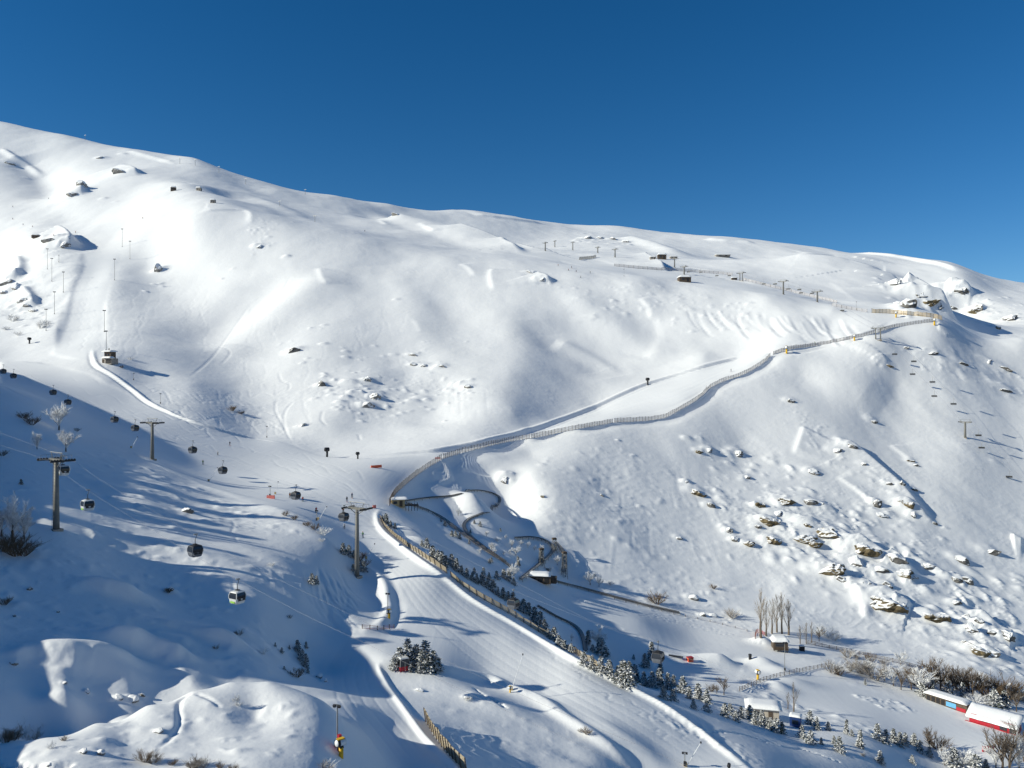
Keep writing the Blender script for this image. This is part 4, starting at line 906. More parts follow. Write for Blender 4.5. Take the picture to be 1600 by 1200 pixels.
# coaster start hut
p = seat(622,790,.3); t = thing('coaster_hut', p, R(12), 'small yellow plank hut with flat snowy roof at the coaster top', 'hut')
MB().box((0,0,1.2), (4.6,3.4,2.8)).build('wall', M['pale'], t); roofcap(t, (.4,0,2.6), (6.2,4.6,.6))
MB().box((.9,-1.73,1.2), (1.1,.08,2.1)).build('door', M['wood'], t); MB().box((-1.1,-1.73,1.6), (1.3,.08,.9)).build('window', M['glass'], t)
d = MB()
for k in range(5): d.tube([(2.6+k*1.0,-1.5,-1.5),(2.6+k*1.0,-1.5,1.4)], .1, 5)
d.box((4.6,0,.35), (5.0,3.2,.2)); d.build('deck', M['wood'], t)
# coaster station
p = seat(845,908,.3); t = thing('coaster_station', p, R(-10), 'low dark coaster station under a deep white roof load', 'building')
MB().box((0,0,1.1), (7.0,3.6,2.6)).build('wall', M['wood'], t); roofcap(t, (-.4,0,2.4), (8.0,4.8,.9))
for x in (-2.2,0,2.2): MB().box((x,-1.85,1.0), (1.5,.1,1.6)).build('bay_opening', M['black'], t)
MB().box((4.2,.2,.9), (2.2,2.0,2.2)).build('side_annex', M['wood'], t); 
# stilted valley hut
p = seat(1218,1016,.3); t = thing('valley_hut', p, R(-6), 'dark stilted valley hut with a thick snow slab on top', 'hut')
MB().box((0,0,2.4), (4.7,3.6,2.4)).build('wall', M['wood'], t); roofcap(t, (0,0,3.6), (5.6,4.6,1.3))
for x in (-2.1,2.1):
    for y in (-1.5,1.5): MB().tube([(x,y,-1.2),(x,y,1.3)], .16, 6).build('stilt', M['wood'], t)
MB().box((-.4,-1.83,2.5), (2.6,.08,1.2)).build('window', M['glass'], t)
r = MB()
for k in range(6): r.tube([(-2.3+k*.92,-2.5,1.2),(-2.3+k*.92,-2.5,2.2)], .05, 4)
r.box((0,-2.5,2.2), (4.9,.1,.12)); r.box((0,-2.2,1.2), (4.9,.9,.14)); r.build('balcony', M['wood'], t)
# cabin with beige wall at the lower edge of the pines
p = seat(1192,1118,.3); t = thing('beige_cabin', p, R(-14), 'beige walled cabin with plain white roof among the lower pines', 'building')
MB().box((0,0,1.3), (7.0,4.4,3.0)).build('wall', M['beige'], t); roofcap(t, (0,0,2.8), (8.4,5.8,.8)); MB().box((-1.5,-2.23,1.5), (1.2,.08,1.1)).build('window', M['glass'], t); MB().box((1.6,-2.23,1.2), (1.0,.08,2.0)).build('door', M['wood'], t)
# blue cabin
p = seat(1243,1135,.2); t = thing('ticket_kiosk', p, R(-25), 'dark blue kiosk box with snow on its roof among small pines', 'kiosk')
MB().box((0,0,1.3), (2.4,2.2,2.9)).build('wall', M['blue'], t); roofcap(t, (0,0,2.75), (2.7,2.5,.35)); MB().box((0,-1.13,1.6), (1.3,.06,.9)).build('window', M['glass'], t)
# long shed and the red building by the nursery run
a, b_ = seat(1449,1092,.2), seat(1513,1115,.2)
L_ = (b_-a).length; mid_ = (a+b_)/2; rz = math.atan2((b_-a).y, (b_-a).x)
t = thing('long_shed', mid_, rz, 'long low shed with snow roof and light blue banner', 'building')
MB().box((0,.6,1.2), (L_,2.8,2.8)).build('wall', M['wood'], t); roofcap(t, (0,.3,2.7), (L_+.6,4.4,.7))
MB().box((L_*.12,-.85,1.2), (L_*.24,.06,1.3)).build('banner', M['banner'], t)
for k in range(4): MB().box((-L_*.44+k*L_*.12,-.84,1.2), (L_*.085,.08,1.5)).build('bay_opening', M['black'], t)
MB().box((L_*.36,-.86,.7), (L_*.22,.1,1.0)).build('base_board', M['red'], t)
a, b_ = seat(1512,1126,.2), seat(1590,1150,.2)
L_ = (b_-a).length; mid_ = (a+b_)/2; rz = math.atan2((b_-a).y, (b_-a).x)
t = thing('red_building', mid_, rz, 'red walled building with a wide sloping white snow roof', 'building')
MB().box((0,2.6,1.2), (L_-.8,5.2,3.0)).build('wall', M['red'], t)
rf = MB(); hw = L_/2+.3
n_ = 12; v = []; f = []
for j, (y, z) in enumerate(((-.9,1.75),(-.7,2.3),(.2,2.75),(2.2,3.6),(3.8,4.1),(5.2,4.2),(5.5,3.6))):
    for i in range(n_+1): v.append((-hw+2*hw*i/n_, y, z+rnd.uniform(-.06,.06)))
for j in range(6):
    for i in range(n_): k = j*(n_+1)+i; f.append((k,k+1,k+n_+2,k+n_+1))
e0 = [j*(n_+1) for j in range(7)]; e1 = [j*(n_+1)+n_ for j in range(7)]
f += [tuple(e0), tuple(e1[::-1])]; f.append((e0[0],e0[6],e1[6],e1[0]))
rf.add(v, f).build('snow_roof', M['cap'], t, True)
MB().box((L_*.40,-.06,.9), (L_*.12,.08,1.3)).build('window', M['glass'], t); MB().box((L_*.22,-.06,.9), (L_*.14,.08,1.3)).build('window', M['glass'], t)
MB().box((-L_*.1,-.35,.15), (L_*.9,.5,.7)).build('plinth', M['red'], t)
# grey block at the right picture edge
p = seat(1594,1092,.3); t = thing('edge_building', p, R(-20), 'dark building with snowy roof cut by the right picture edge', 'building')
MB().box((0,0,1.5), (6,5,4.0)).build('wall', M['stone'], t); roofcap(t, (0,0,3.5), (6.8,5.8,.9)); MB().box((-1.6,-2.53,1.6), (1.2,.08,1.2)).build('window', M['glass'], t)
# huts on the upper mountain
def uphut(x, y, wpx, hpx, label, wall, rz=0, flat=False):
    p = seat(x, y, .5); s = p.y/F; w_, h_ = wpx*s, hpx*s
    t = thing('mountain_hut', p, R(rz), label, 'hut')
    MB().box((0,0,h_*.38), (w_*.92,w_*.62,h_*.85+.6)).build('wall', M[wall], t)
    roofcap(t, (0,0,h_*.8), (w_,w_*.75,h_*.25+.3))
    MB().box((-w_*.18,-w_*.31-.03,h_*.45), (w_*.18,.1,h_*.3)).build('window', M['glass'], t); MB().box((w_*.2,-w_*.31-.03,h_*.3), (w_*.15,.1,h_*.5)).build('door', M['dark'], t)
uphut(271,298,8,7,'dark hut with round snow cap high on the left shoulder','wood',10)
uphut(311,298,8,6,'grey square hut right of the snow capped one, high on the left','stone',-8)
uphut(333,317,8,6,'grey stone hut above the shining cornice of the left shoulder','stone',5)
uphut(1069,440,20,9,'dark wooden hut beside the upper run, left of the big twin pylon','wood',4)
uphut(1034,405,14,9,'far dark lodge at the foot of the upper white bowl','wood',0)
uphut(1020,405,10,5,'low annex left of the far dark lodge','stone',0)
uphut(1052,404,12,4,'low flat annex right of the far dark lodge','stone',0)
uphut(1128,401,24,3,'long low lift station on the far white saddle','stone',0)
uphut(56,371,11,5,'small dark block above the shadowed knoll on the left','wood',8)
uphut(1147,437,9,4,'tiny dark shed beside the twin pylon of the upper lift','wood',0)

# ------------------------------------------------------------------ alpine coaster tracks
def trackway(px, label, group, w=1.1, raised=.8, wood=False, n=6, **k):
    ln = pline(px, n, **k)
    P = [Vector((q[0], q[1], zat(q[0], q[1])+raised)) for q in ln]
    for _ in range(4): P = [P[0]]+[Vector((P[i].x, P[i].y, (P[i-1].z+P[i].z*2+P[i+1].z)/4)) for i in range(1,len(P)-1)]+[P[-1]]
    t = thing('coaster_track', P[0], 0, label, 'coaster track', group); o = P[0]
    nrm = []
    for i in range(len(P)):
        d = P[min(i+1,len(P)-1)]-P[max(i-1,0)]; nrm.append(Vector((-d.y, d.x, 0)).normalized())
    for s in (-1, 1): MB().tube([p+nn*s*w/2-o for p, nn in zip(P, nrm)], .085, 5).build('rail', M['wood' if wood else 'dark'], t, True)
    b = MB(); v = []; f = []
    for p, nn in zip(P, nrm): v += [p+nn*w*.42-o-Vector((0,0,.1)), p-nn*w*.42-o-Vector((0,0,.1)), p-nn*w*.3-o-Vector((0,0,.32)), p+nn*w*.3-o-Vector((0,0,.32))]
    for i in range(len(P)-1):
        for q in range(4): f.append((i*4+q, i*4+(q+1)%4, i*4+4+(q+1)%4, i*4+4+q))
    b.add(v, f).build('bed', M['steel'], t)
    for i in range(0, len(P), 2):
        z = zat(P[i].x, P[i].y); q = MB()
        for s in (-1, 1): q.tube([Vector((P[i].x, P[i].y, z-.4))+nrm[i]*s*w*.5-o, P[i]+nrm[i]*s*w*.35-o-Vector((0,0,.3))], .07, 4)
        q.box((P[i]-o-Vector((0,0,.3))), (w*.8,.1,.1), math.atan2(nrm[i].y,nrm[i].x)); q.build('support', M['mast'], t)
G_ = 'alpine coaster tracks'
trackway([(634,784),(670,779),(705,776),(730,769),(745,767),(765,770),(779,777),(780,786),(772,795),(752,804),(733,812),(725,822),(732,836),(752,853),(778,872),(797,886)], 'winding coaster track with a dark hairpin at its top', G_, 1.1, .5)
trackway([(636,788),(668,799),(690,811),(712,827),(736,845),(762,863),(790,880)], 'straight coaster lift track with rails running down from the yellow hut', G_, 1.3, .7, True)
trackway([(806,843),(832,842),(852,847),(864,857),(862,866),(850,879),(832,893),(814,908)], 'curved coaster track ending beside the low station', G_, 1.3, .9)
trackway([(868,854),(876,863),(882,874),(882,888),(880,900)], 'steep wooden coaster ramp above the low station', G_, 1.6, 1.8, True)
trackway([(856,906),(900,918),(960,934),(1010,947),(1062,959)], 'long straight grey conveyor track at the foot of the spur', G_, 1.7, .6, True)
trackway([(840,948),(868,964),(892,976),(905,987),(912,1002),(915,1018)], 'dark coaster track curving down in the shaded hollow', G_, 1.1, .5)
for x, y, hh, lb in ((882,902,9,'lattice support tower at the right end of the coaster loop'),(846,884,6,'lower lattice support under the coaster loop'),(866,862,5,'short lattice support at the top of the coaster loop')):
    p = seat(x, y, .2); t = thing('support_tower', p, .3, lb, 'support tower', 'coaster support towers')
    a = MB(); b = MB()
    for i in (-1,1):
        for j in (-1,1): a.tube([(i*.9,j*.9,-.4),(i*.6,j*.6,hh)], .08, 4)
    for k in range(5):
        z0, z1 = hh*k/5, hh*(k+1)/5; q0, q1 = .9-.3*k/5, .9-.3*(k+1)/5
        for i, j in ((-1,-1),(1,-1),(1,1),(-1,1)):
            b.tube([(i*q0,j*q0,z0),(-j*q1,i*q1,z1)], .045, 4); b.tube([(i*q1,j*q1,z1),(-j*q1,i*q1,z1)], .045, 4)
    a.v += b.v and []; n0 = len(a.v); a.v += b.v; a.f += [tuple(i+n0 for i in f) for f in b.f]; a.mi += b.mi
    a.box((0,0,hh), (1.7,1.7,.12)); a.build('lattice', M['mast'], t); MB().box((0,0,hh+.35), (1.5,1.5,.5)).build('platform', M['wood'], t)
# ------------------------------------------------------------------ fences
def resample(ln, gap):
    o = [Vector(ln[0])]; acc = 0
    for a, b in zip(ln, ln[1:]):
        a, b = Vector(a), Vector(b); l = (b-a).length; s = gap-acc
        while s <= l: o.append(a.lerp(b, s/l)); s += gap
        acc = (acc+l) % gap if l else acc
    return o
def fence(px, gap, h, nslat, sw, label, pm, sm, group=None, rows=None, lean=0, name='snow_fence', posts=True, off=0.0):
    ln = pline(px, 5); ln = [Vector((q[0], q[1], 0)) for q in ln]
    P = resample(ln, gap)
    for q in P: q.z = zat(q.x, q.y)
    nn = []
    for i in range(len(P)):
        d = P[min(i+1,len(P)-1)]-P[max(i-1,0)]; nn.append(Vector((d.y, -d.x, 0)).normalized())
    o = P[0].copy(); t = thing(name, o, 0, label, 'fence', group)
    hs = [h*rnd.uniform(.9,1.08) for _ in P]
    for q in range(nslat):
        b = MB(); v = []; f = []; fr = (q+.6)/nslat
        for p, n_, hh in zip(P, nn, hs):
            for dz, dn in ((-sw/2,.03),(sw/2,.03),(sw/2,-.03),(-sw/2,-.03)):
                v.append(p+n_*(dn+lean*fr)+Vector((0,0,hh*fr+dz+rnd.uniform(-.03,.03)))-o)
        for i in range(len(P)-1):
            for k in range(4): f.append((i*4+k, i*4+(k+1)%4, i*4+4+(k+1)%4, i*4+4+k))
        f += [(0,1,2,3), tuple(len(v)-4+k for k in (3,2,1,0))]
        b.add(v, f).build('rail', sm, t)
    if posts:
        for i, (p, n_, hh) in enumerate(zip(P, nn, hs)):
            a = p-o+Vector((0,0,-.6)); MB().tube([a+n_*.1, a+n_*(lean+.1)+Vector((0,0,.6+hh*1.06))], .085, 5).build('post', pm, t)
    return t
def cut(px, x0, x1): return [q for q in px if x0 <= q[0] <= x1]
g_ = 'slatted snow fences along the traverse road'
fence(cut(FENCE_LINE,606,693), 1.8, 2.4, 6, .19, 'slatted snow fence curving up from the yellow hut to the bend', M['post'], M['net'], g_)
fence([(692.5,717)]+cut(FENCE_LINE,700,830)+[(831,685)], 1.9, 2.4, 6, .19, 'slatted snow fence between the road bend and the first step', M['post'], M['net'], g_)
fence([(830,685)]+cut(FENCE_LINE,835,965), 2.0, 2.4, 6, .19, 'slatted snow fence along the straight middle of the traverse road', M['post'], M['net'], g_)
fence([(960,660)]+cut(FENCE_LINE,980,1112), 2.2, 2.5, 6, .2, 'slatted snow fence on the bulging bend of the traverse road', M['post'], M['net'], g_)
fence([(1110,606)]+cut(FENCE_LINE,1120,1207), 2.3, 2.5, 6, .2, 'slatted snow fence stepping up towards the yellow snow gun', M['post'], M['net'], g_)
fence([(1208,554)]+cut(FENCE_LINE,1215,1375), 2.5, 2.5, 6, .22, 'slatted snow fence from the yellow snow gun to the twin pylon', M['post'], M['net'], g_)
fence([(1371,520)]+cut(FENCE_LINE,1385,1470), 2.6, 2.5, 6, .22, 'slatted snow fence right of the twin pylon, up to the road end', M['post'], M['net'], g_)
fence([(1362,489),(1390,490),(1412,492),(1436,494),(1462,497),(1473,501)], 3.0, 3.4, 4, .5, 'tan plank barrier below the snowy crag at the road top', M['post'], M['pale'])
g_ = 'tan plank fences along the main piste'
fence([(596,812),(606,828),(640,856),(690,889),(702,899)], 2.0, 1.6, 5, .2, 'tan plank fence along the upper half of the main piste', M['post'], M['slat'], g_, lean=.5, name='plank_fence')
fence([(706,902),(740,928),(800,962),(860,999),(920,1034),(955,1056)], 2.0, 1.7, 5, .2, 'tan plank fence along the lower half of the main piste, beside pines', M['post'], M['slat'], g_, lean=.6, name='plank_fence')
fence([(667,1128),(680,1150),(696,1172),(712,1190),(732,1212)], 1.5, 2.1, 6, .24, 'short tan plank fence beside the narrow foreground piste', M['post'], M['slat'], g_, lean=.4, name='plank_fence')
g_ = 'distant fences of the upper run'
fence([(960,416),(1000,420),(1060,424),(1120,428),(1150,431)], 5, 3.0, 3, .5, 'thin far fence line along the upper run, left stretch', M['post'], M['net'], g_)
fence([(1162,438),(1210,450),(1260,462),(1310,474)], 5, 2.6, 3, .45, 'thin far fence line along the upper run, right stretch', M['post'], M['net'], g_)
fence([(905,406),(925,404),(932,402)], 4, 3.2, 4, .5, 'short brownish far fence left of the upper run', M['post'], M['slat'], g_)
fence([(1300,478),(1330,484),(1360,489)], 4, 2.6, 3, .4, 'low far fence leading to the plank barrier', M['post'], M['net'], g_)
fence([(960,937),(1010,949),(1062,962),(1120,974),(1180,990)], 4.5, .8, 2, .05, 'low rope fence along the upper side of the valley run', M['post'], M['net'], name='rope_fence')
fence([(1155,1080),(1200,1062),(1240,1052),(1290,1042)], 2.2, 1.2, 3, .12, 'grey walkway railing below the stilted valley hut', M['post'], M['net'], name='walkway_railing')
fence([(1262,1006),(1300,1014),(1340,1022),(1400,1036),(1440,1046)], 2.6, 1.3, 3, .14, 'dark roadside railing at the foot of the rocks', M['post'], M['post'], name='roadside_railing')
fence([(1195,993),(1183,988),(1180,1000)], 1.2, 1.3, 4, .1, 'small red net fence left of the stilted valley hut', M['post'], M['redline'], name='net_fence')
fence([(566,982),(590,984),(618,982)], 1.6, .9, 3, .05, 'thin red net across the junction of two pistes', M['post'], M['redline'], name='net_fence')
# red and orange safety pads
def pad(x, y, l, h, rz, label, m='redline'):
    p = seat(x, y); t = thing('safety_pad', p, R(rz), label, 'safety pad')
    b = MB(); v = []; 
    b.box((0,0,h*.5), (l,.3,h), top=.96).build('pad', M[m], t)
    for s in (-.45,0,.45): MB().tube([(l*s,.2,-.4),(l*s,.2,h*1.15)], .05, 5).build('post', M['post'], t)
pad(588,731,5.0,1.1,38,'long red banner barrier lying slanted at the piste fork','orange')
pad(684,717,2.4,.8,5,'small red pad at the start of the traverse road')
pad(423,779,2.6,1.0,-5,'red pad with net beside a slim lamp left of the piste')
pad(585,794,1.2,1.0,40,'tiny red pad at the upper end of the plank fence')
pad(1544,1174,3.2,1.3,8,'red pad at the lower end of the nursery run','red')
# the orange box and dark ramps in the valley
p = seat(1078,1033); t = thing('orange_box', p, .3, 'small orange box on the snow in the valley', 'box'); MB().box((0,0,.55), (1.7,1.3,1.2)).build('body', M['orange'], t); MB().box((0,0,1.2), (1.8,1.4,.12)).build('lid', M['red'], t)
p = seat(1056,1027); t = thing('park_rail', p, -.25, 'dark ramp lying left of the orange box', 'ramp'); MB().box((0,0,.35), (4.2,1.0,.16), ry=.06).build('deck', M['dark'], t); MB().box((-1.6,0,.0), (.15,.9,.9)).build('leg', M['steel'], t); MB().box((1.6,0,.0), (.15,.9,.7)).build('leg', M['steel'], t)
p = seat(1172,1030); t = thing('waste_bin', p, .1, 'dark upright bin beside the bend of the valley run', 'bin'); MB().lathe([(.42,-.2),(.5,1.3),(.52,1.35)], 10).build('body', M['black'], t); MB().lathe([(.56,1.35),(.5,1.55),(.2,1.65)], 10).build('lid', M['dark'], t)
p = seat(1253,1017); t = thing('service_box', p, .1, 'black service box right of the stilted valley hut', 'box'); MB().box((0,0,.8), (1.5,1.1,1.9)).build('body', M['black'], t); roofcap(t, (0,0,1.7), (1.7,1.3,.3))

# ------------------------------------------------------------------ masts, lamps and snow lances
def lamp(x, by, ty, label, group=None, heads=2, r=.075):
    p = seat(x, by, .2); h = (by-ty)/F*p.y
    t = thing('floodlight_mast', p, R(rnd.uniform(-20,20)), label, 'floodlight', group)
    MB().tube([(0,0,-.6),(0,0,h)], [r*1.3,r], 6).build('pole', M['steel'], t)
    k = max(.8, min(h/8, 1.6))
    a = MB().box((0,0,h-.05), (1.0*k,.1,.1)); a.build('bracket', M['steel'], t)
    for s in (-.38,.38)[:heads]: MB().box((s*k,-.12,h-.2*k), (.42*k,.3*k,.36*k), rx=.5).build('lamp_head', M['dark'], t)
    MB().box((0,-.15,.7), (.4,.3,.7)).build('control_box', M['dark'], t)
gl = 'tall masts along the left lift piste'
lst = [(74,421,388),(81,440,403),(85,491,455),(99,457,424),(109,383,372),(72,517,482),(163,519,484),(166,548,516),(179,438,404),(191,386,357),(203,405,376),(92,410,398)]
lst.sort()
for k, q in enumerate(lst): lamp(*q, f'tall thin mast on the left lift piste, {rank(k, len(lst))}', gl, r=.13)
for x, by, ty, lb in ((527,1168,1098,'tall floodlight on the foreground hump beside a snow gun'),(606,960,925,'floodlight mast on the snow bank left of the main piste'),(1070,1197,1173,'twin headed floodlight at the bottom picture edge'),
   (495,814,796,'small floodlight on the dark bank above the big pylon'),(422,776,758,'slim lamp standing beside the red pad on the left'),(251,631,614,'short lamp post on the tracked slope right of the piste bank'),(209,594,582,'short dark lamp post just below the two storey hut'),(417,684,665,'thin lamp post at the foot of the tracked face'),
   (975,432,420,'thin pole on the upper run below the far fence'),(1338,484,471,'thin pole left of the plank barrier'),(1226,1048,1002,'tall slim pole in front of the stilted valley hut')):
    lamp(x, by, ty, lb)
def lance(x0, y0, x1, y1, label):
    p = seat(x0, y0, .2); l = ((x1-x0)/F*p.y, (y0-y1)/F*p.y)
    t = thing('snow_lance', p, 0, label, 'snow lance', 'leaning snow lances')
    MB().tube([(-l[0]*.06,0,-.4),(l[0],.4,l[1])], [.07,.045], 5).build('lance', M['white'], t)
    MB().box((l[0],.4,l[1]), (.22,.22,.3)).build('nozzle', M['dark'], t); MB().box((0,0,.35), (.5,.5,1.0)).build('valve_box', M['pale'], t)
for q in ((497,812,510,791,'leaning white lance near the small floodlight on the bank'),(572,873,585,849,'leaning white lance right of the biggest gondola pylon'),(326,752,339,730,'leaning lance at the rim below a hanging cabin'),(205,700,214,682,'leaning lance at the rim left of the rim pylon'),
          (799,1078,817,1022,'longest leaning white lance on the mound beside the main piste'),(1071,1197,1096,1160,'long leaning lance behind the bottom edge floodlight'),(430,772,434,752,'steep lance behind the red pad')): lance(*q)
def gun(x, by, ty, label, rz=-30, col='yellow', box=False):
    p = seat(x, by, .1); h = (by-ty)/F*p.y; t = thing('snow_gun', p, R(rz), label, 'snow gun', 'fan snow guns')
    k = h/2.6
    MB().tube([(0,0,-.5),(0,0,h*.55)], .30*k, 10).build('pedestal', M[col], t, True)
    MB().box((0,0,h*.56), (.5*k,.5*k,.25*k)).build('yoke', M['black'], t)
    MB().lathe([(.36*k,-.75*k),(.50*k,-.55*k),(.46*k,.2*k),(.52*k,.55*k),(.40*k,.6*k)], 12, None, (0,0,h*.80), ax='y').build('fan_barrel', M['white' if col != 'dark' else 'dark'], t, True)
    MB().lathe([(.53*k,-.62*k),(.53*k,-.28*k)], 12, None, (0,0,h*.80), ax='y').build('nozzle_ring', M['black'], t)
    MB().box((0,-.1*k,h*.8+.47*k), (.55*k,1.0*k,.16*k)).build('hood', M[col], t)
    if box: MB().box((-.95,.3,1.3), (.42,.35,1.9)).build('hydrant', M['red'], t)
gun(533,1183,1152,'yellow and white snow gun with red hydrant on the foreground hump', -50, box=True)
gun(608,966,951,'yellow snow gun with black fan under the bank floodlight', -50)
gun(1229,552,540,'bright yellow snow gun on the traverse fence line', -30)
gun(1184,1062,1046,'yellow snow gun with snow cap below the stilted valley hut', 20)
gun(511,714,699,'dark snow gun standing at the foot of the central face', -60, 'dark')
gun(559,717,706,'slim dark snow gun right of the one at the face foot', -60, 'dark')
gun(1012,601,590,'dark snow gun alone on the upper edge of the traverse', -60, 'dark')
gun(797,1082,1071,'small yellow snow gun under the longest leaning lance', -40)
gun(1460,508,497,'yellow snow gun at the top end of the traverse road', -20)
gun(1335,532,522,'small yellow snow gun half way between yellow gun and twin pylon', -20)
gun(1400,496,486,'yellow snow gun under the snowy crag by the barrier', -20)
gun(46,537,527,'frosted dark snow gun below the leftmost boulders', -20, 'dark')
gun(1139,1206,1192,'black snow gun cut by the bottom picture edge', -20, 'dark')

# ------------------------------------------------------------------ people on the snow
def person_mesh(pose):
    """one continuous skier body in skin-modifier mesh, 1.75 m tall"""
    c = .0 if pose == 0 else .16
    J = [(0,0,.93-c,.150),(0,-.03-c*.5,1.15-c,.155),(0,-.06-c,1.38-c*1.2,.175),(0,-.07-c*1.1,1.50-c*1.25,.065),(0,-.09-c*1.2,1.63-c*1.3,.105),(0,-.09-c*1.2,1.73-c*1.3,.085)]
    E = [(0,1),(1,2),(2,3),(3,4),(4,5)]
    for s in (-1,1):
        k = len(J)
        J += [(s*.10,0,.88-c,.115),(s*.12,-.07-c*.9,.50-c*.3,.085),(s*.12,.02,.12,.06),(s*.12,-.13,.05,.05)]; E += [(0,k),(k,k+1),(k+1,k+2),(k+2,k+3)]
        k = len(J)
        J += [(s*.20,-.07-c,1.40-c*1.2,.075),(s*.29,-.12-c,1.14-c*1.1,.058),(s*.24,-.36-c,1.02-c,.048),(s*.22,-.46-c,1.02-c,.042)]; E += [(2,k),(k,k+1),(k+1,k+2),(k+2,k+3)]
    me = bpy.data.meshes.new('body'); me.from_pydata([j[:3] for j in J], E, []); o = bpy.data.objects.new('tmp', me); COL.objects.link(o)
    md = o.modifiers.new('skin', 'SKIN'); o.modifiers.new('sub', 'SUBSURF').levels = 1
    for v, j in zip(me.skin_vertices[0].data, J): v.radius = (j[3], j[3])
    me.skin_vertices[0].data[0].use_root = True
    dg = bpy.context.evaluated_depsgraph_get(); r = bpy.data.meshes.new_from_object(o.evaluated_get(dg)); bpy.data.objects.remove(o)
    r.polygons.foreach_set('use_smooth', [True]*len(r.polygons)); r.name = 'body'; return r
PB = [person_mesh(0), person_mesh(1)]
def person_proto(pose, ci):
    t = thing('person'); me = PB[pose].copy(); me.materials.clear(); me.materials.append(CLOTH[ci]); me.materials.append(CLOTH[(ci+1) % 2]); me.materials.append(M['skin'])
    for pl in me.polygons: z = pl.center.z; pl.material_index = 1 if z < .86-(.1 if pose else 0) else (2 if z > 1.50-(.2 if pose else 0) and pl.center.y < -.15 and z < 1.64-(.2 if pose else 0) else 0)
    link('body', me, t)
    c = 0 if pose == 0 else .2
    MB().lathe([(.13,1.62-c),(.135,1.70-c),(.09,1.79-c),(.02,1.82-c)], 8, None, (0,-.09-c*.9,0)).build('helmet', CLOTH[(ci*2+1) % 6], t, True)
    for s in (-1,1):
        sk = MB().box((s*.12,-.05,.02), (.09,1.6,.03)); sk.box((s*.12,-.9,.06), (.09,.22,.03), rx=-.5); sk.build('ski', CLOTH[(ci+2) % 6], t)
        MB().tube([(s*.23,-.46-c*.8,1.04-c*.8),(s*.34,-.1,.02)], .018, 4).build('ski_pole', M['dark'], t)
    return Proto(t)
PP = {}
ppl = [(359,696,.3,0,'skier on the left piste close under the tracked face'),(340,711,.3,1,'skier crossing the left piste below a hanging cabin'),(317,726,.3,0,'skier near the rim of the left piste, right of its pylon'),
 (453,778,0,0,'skier left of the dark cabin over the lower left piste'),(473,783,0,1,'small skier just right below the cabin near the red pad'),(550,778,0,0,'upper of two skiers above the biggest pylon'),(542,784,0,0,'lower of two skiers above the biggest pylon'),
 (538,826,0,1,'skier descending left of the biggest pylon'),(567,840,-.5,0,'skier turning just right of the biggest pylon'),(536,800,0,1,'skier behind the cabin next to the biggest pylon'),(494,801,0,0,'skier near the small bank floodlight'),
 (606,958,.8,0,None),(1142,581,.9,0,'skier on the upper part of the traverse road'),(1103,607,.9,1,'skier hugging the fence on the bulging bend'),(1273,538,1,0,'person standing by the fence beyond the yellow snow gun'),
 (872,416,.6,0,'person on the upper run, first from the left'),(888,423,.6,1,'person on the upper run, second from the left'),(893,419,.6,0,'person on the upper run, third from the left'),(900,425,.6,1,'person on the upper run, fourth from the left'),(907,434,.6,0,'person on the upper run, lowest of the group'),(922,427,.6,0,'person on the upper run, last towards the right'),
 (118,364,.3,0,'lone skier just above the shadowed knoll'),(51,355,.2,1,'skier on the far left flank, highest right of the group'),(20,343,.2,0,'skier on the far left flank, near its upper corner'),(36,352,.2,0,'skier on the far left flank, between two others'),(76,311,.2,1,'skier on the bright rise below the left summit bowl'),(20,324,.2,0,'skier on the pale track under the left summit'),(223,342,.2,0,'lone skier on the big shoulder below the grey huts'),(84,369,.2,1,'skier just left of the knoll top mast'),(570,362,.3,0,'tiny skier on the shoulder line of the central bowl')]
for i, (x, y, rz, pose, lb) in enumerate(ppl):
    if lb is None: continue
    ci = (i*5) % 6
    if (pose, ci) not in PP: PP[(pose, ci)] = person_proto(pose, ci)
    p = hit(x, y); PP[(pose, ci)].put(p, rz+R(20), 1.0 if p.y < 420 else 1.25, lb, 'person', 'skiers scattered over the pistes')
# ------------------------------------------------------------------ rocks
def rock_mesh(seed, kind):
    r_ = np.random.RandomState(seed); bm = bmesh.new(); bmesh.ops.create_icosphere(bm, subdivisions=4 if kind == 'ledge' else 3, radius=1)
    o = r_.rand(3)*100; V = np.array([v.co[:] for v in bm.verts])
    n1 = perlin(V[:,0]*1.3+o[0], V[:,2]*1.3+V[:,1]*.9+o[1]); n2 = perlin(V[:,0]*2.9+V[:,1]*1.4+o[2], V[:,2]*3.1-V[:,1]*1.2+o[0]); n3 = perlin(V[:,0]*6+V[:,2]*3+o[1], V[:,1]*6+V[:,2]*5+o[2])
    for _ in range(11 if kind == 'lump' else 22):      # broken planes
        nv = r_.normal(size=3)*((1,1,1.0) if kind != 'ledge' else (.55,.8,1.5)); nv /= np.linalg.norm(nv)
        ds = V @ nv-r_.uniform(.5,.85); V = V-np.clip(ds, 0, None)[:,None]*nv[None]*.92
    k = 1+(.22*n1+.12*n2+.05*n3 if kind == 'lump' else .26*n1+.24*n2+.10*n3)
    V = V*k[:,None]/max(abs(V).max(), .5)
    if kind == 'ledge': V[:,0] += V[:,2]*.25; V[:,2] += .05*np.sign(np.sin(V[:,2]*9+V[:,0]*2.2))
    for v, c in zip(bm.verts, V): v.co = c
    me = bpy.data.meshes.new('rock'); bm.to_mesh(me); bm.free()
    me.polygons.foreach_set('use_smooth', [kind == 'lump']*len(me.polygons)); me.update(); return me
RM = {k: [rock_mesh(11*i+s, k) for i in range(5)] for s, k in ((1,'ledge'),(2,'crag'),(3,'lump'))}
RT = {'b': ('ledge','rock','layered brown'), 'g': ('crag','grey','rough grey'), 's': ('crag','snowy','half buried grey'), 'l': ('lump','lump','snow coated')}
MESHC = {}
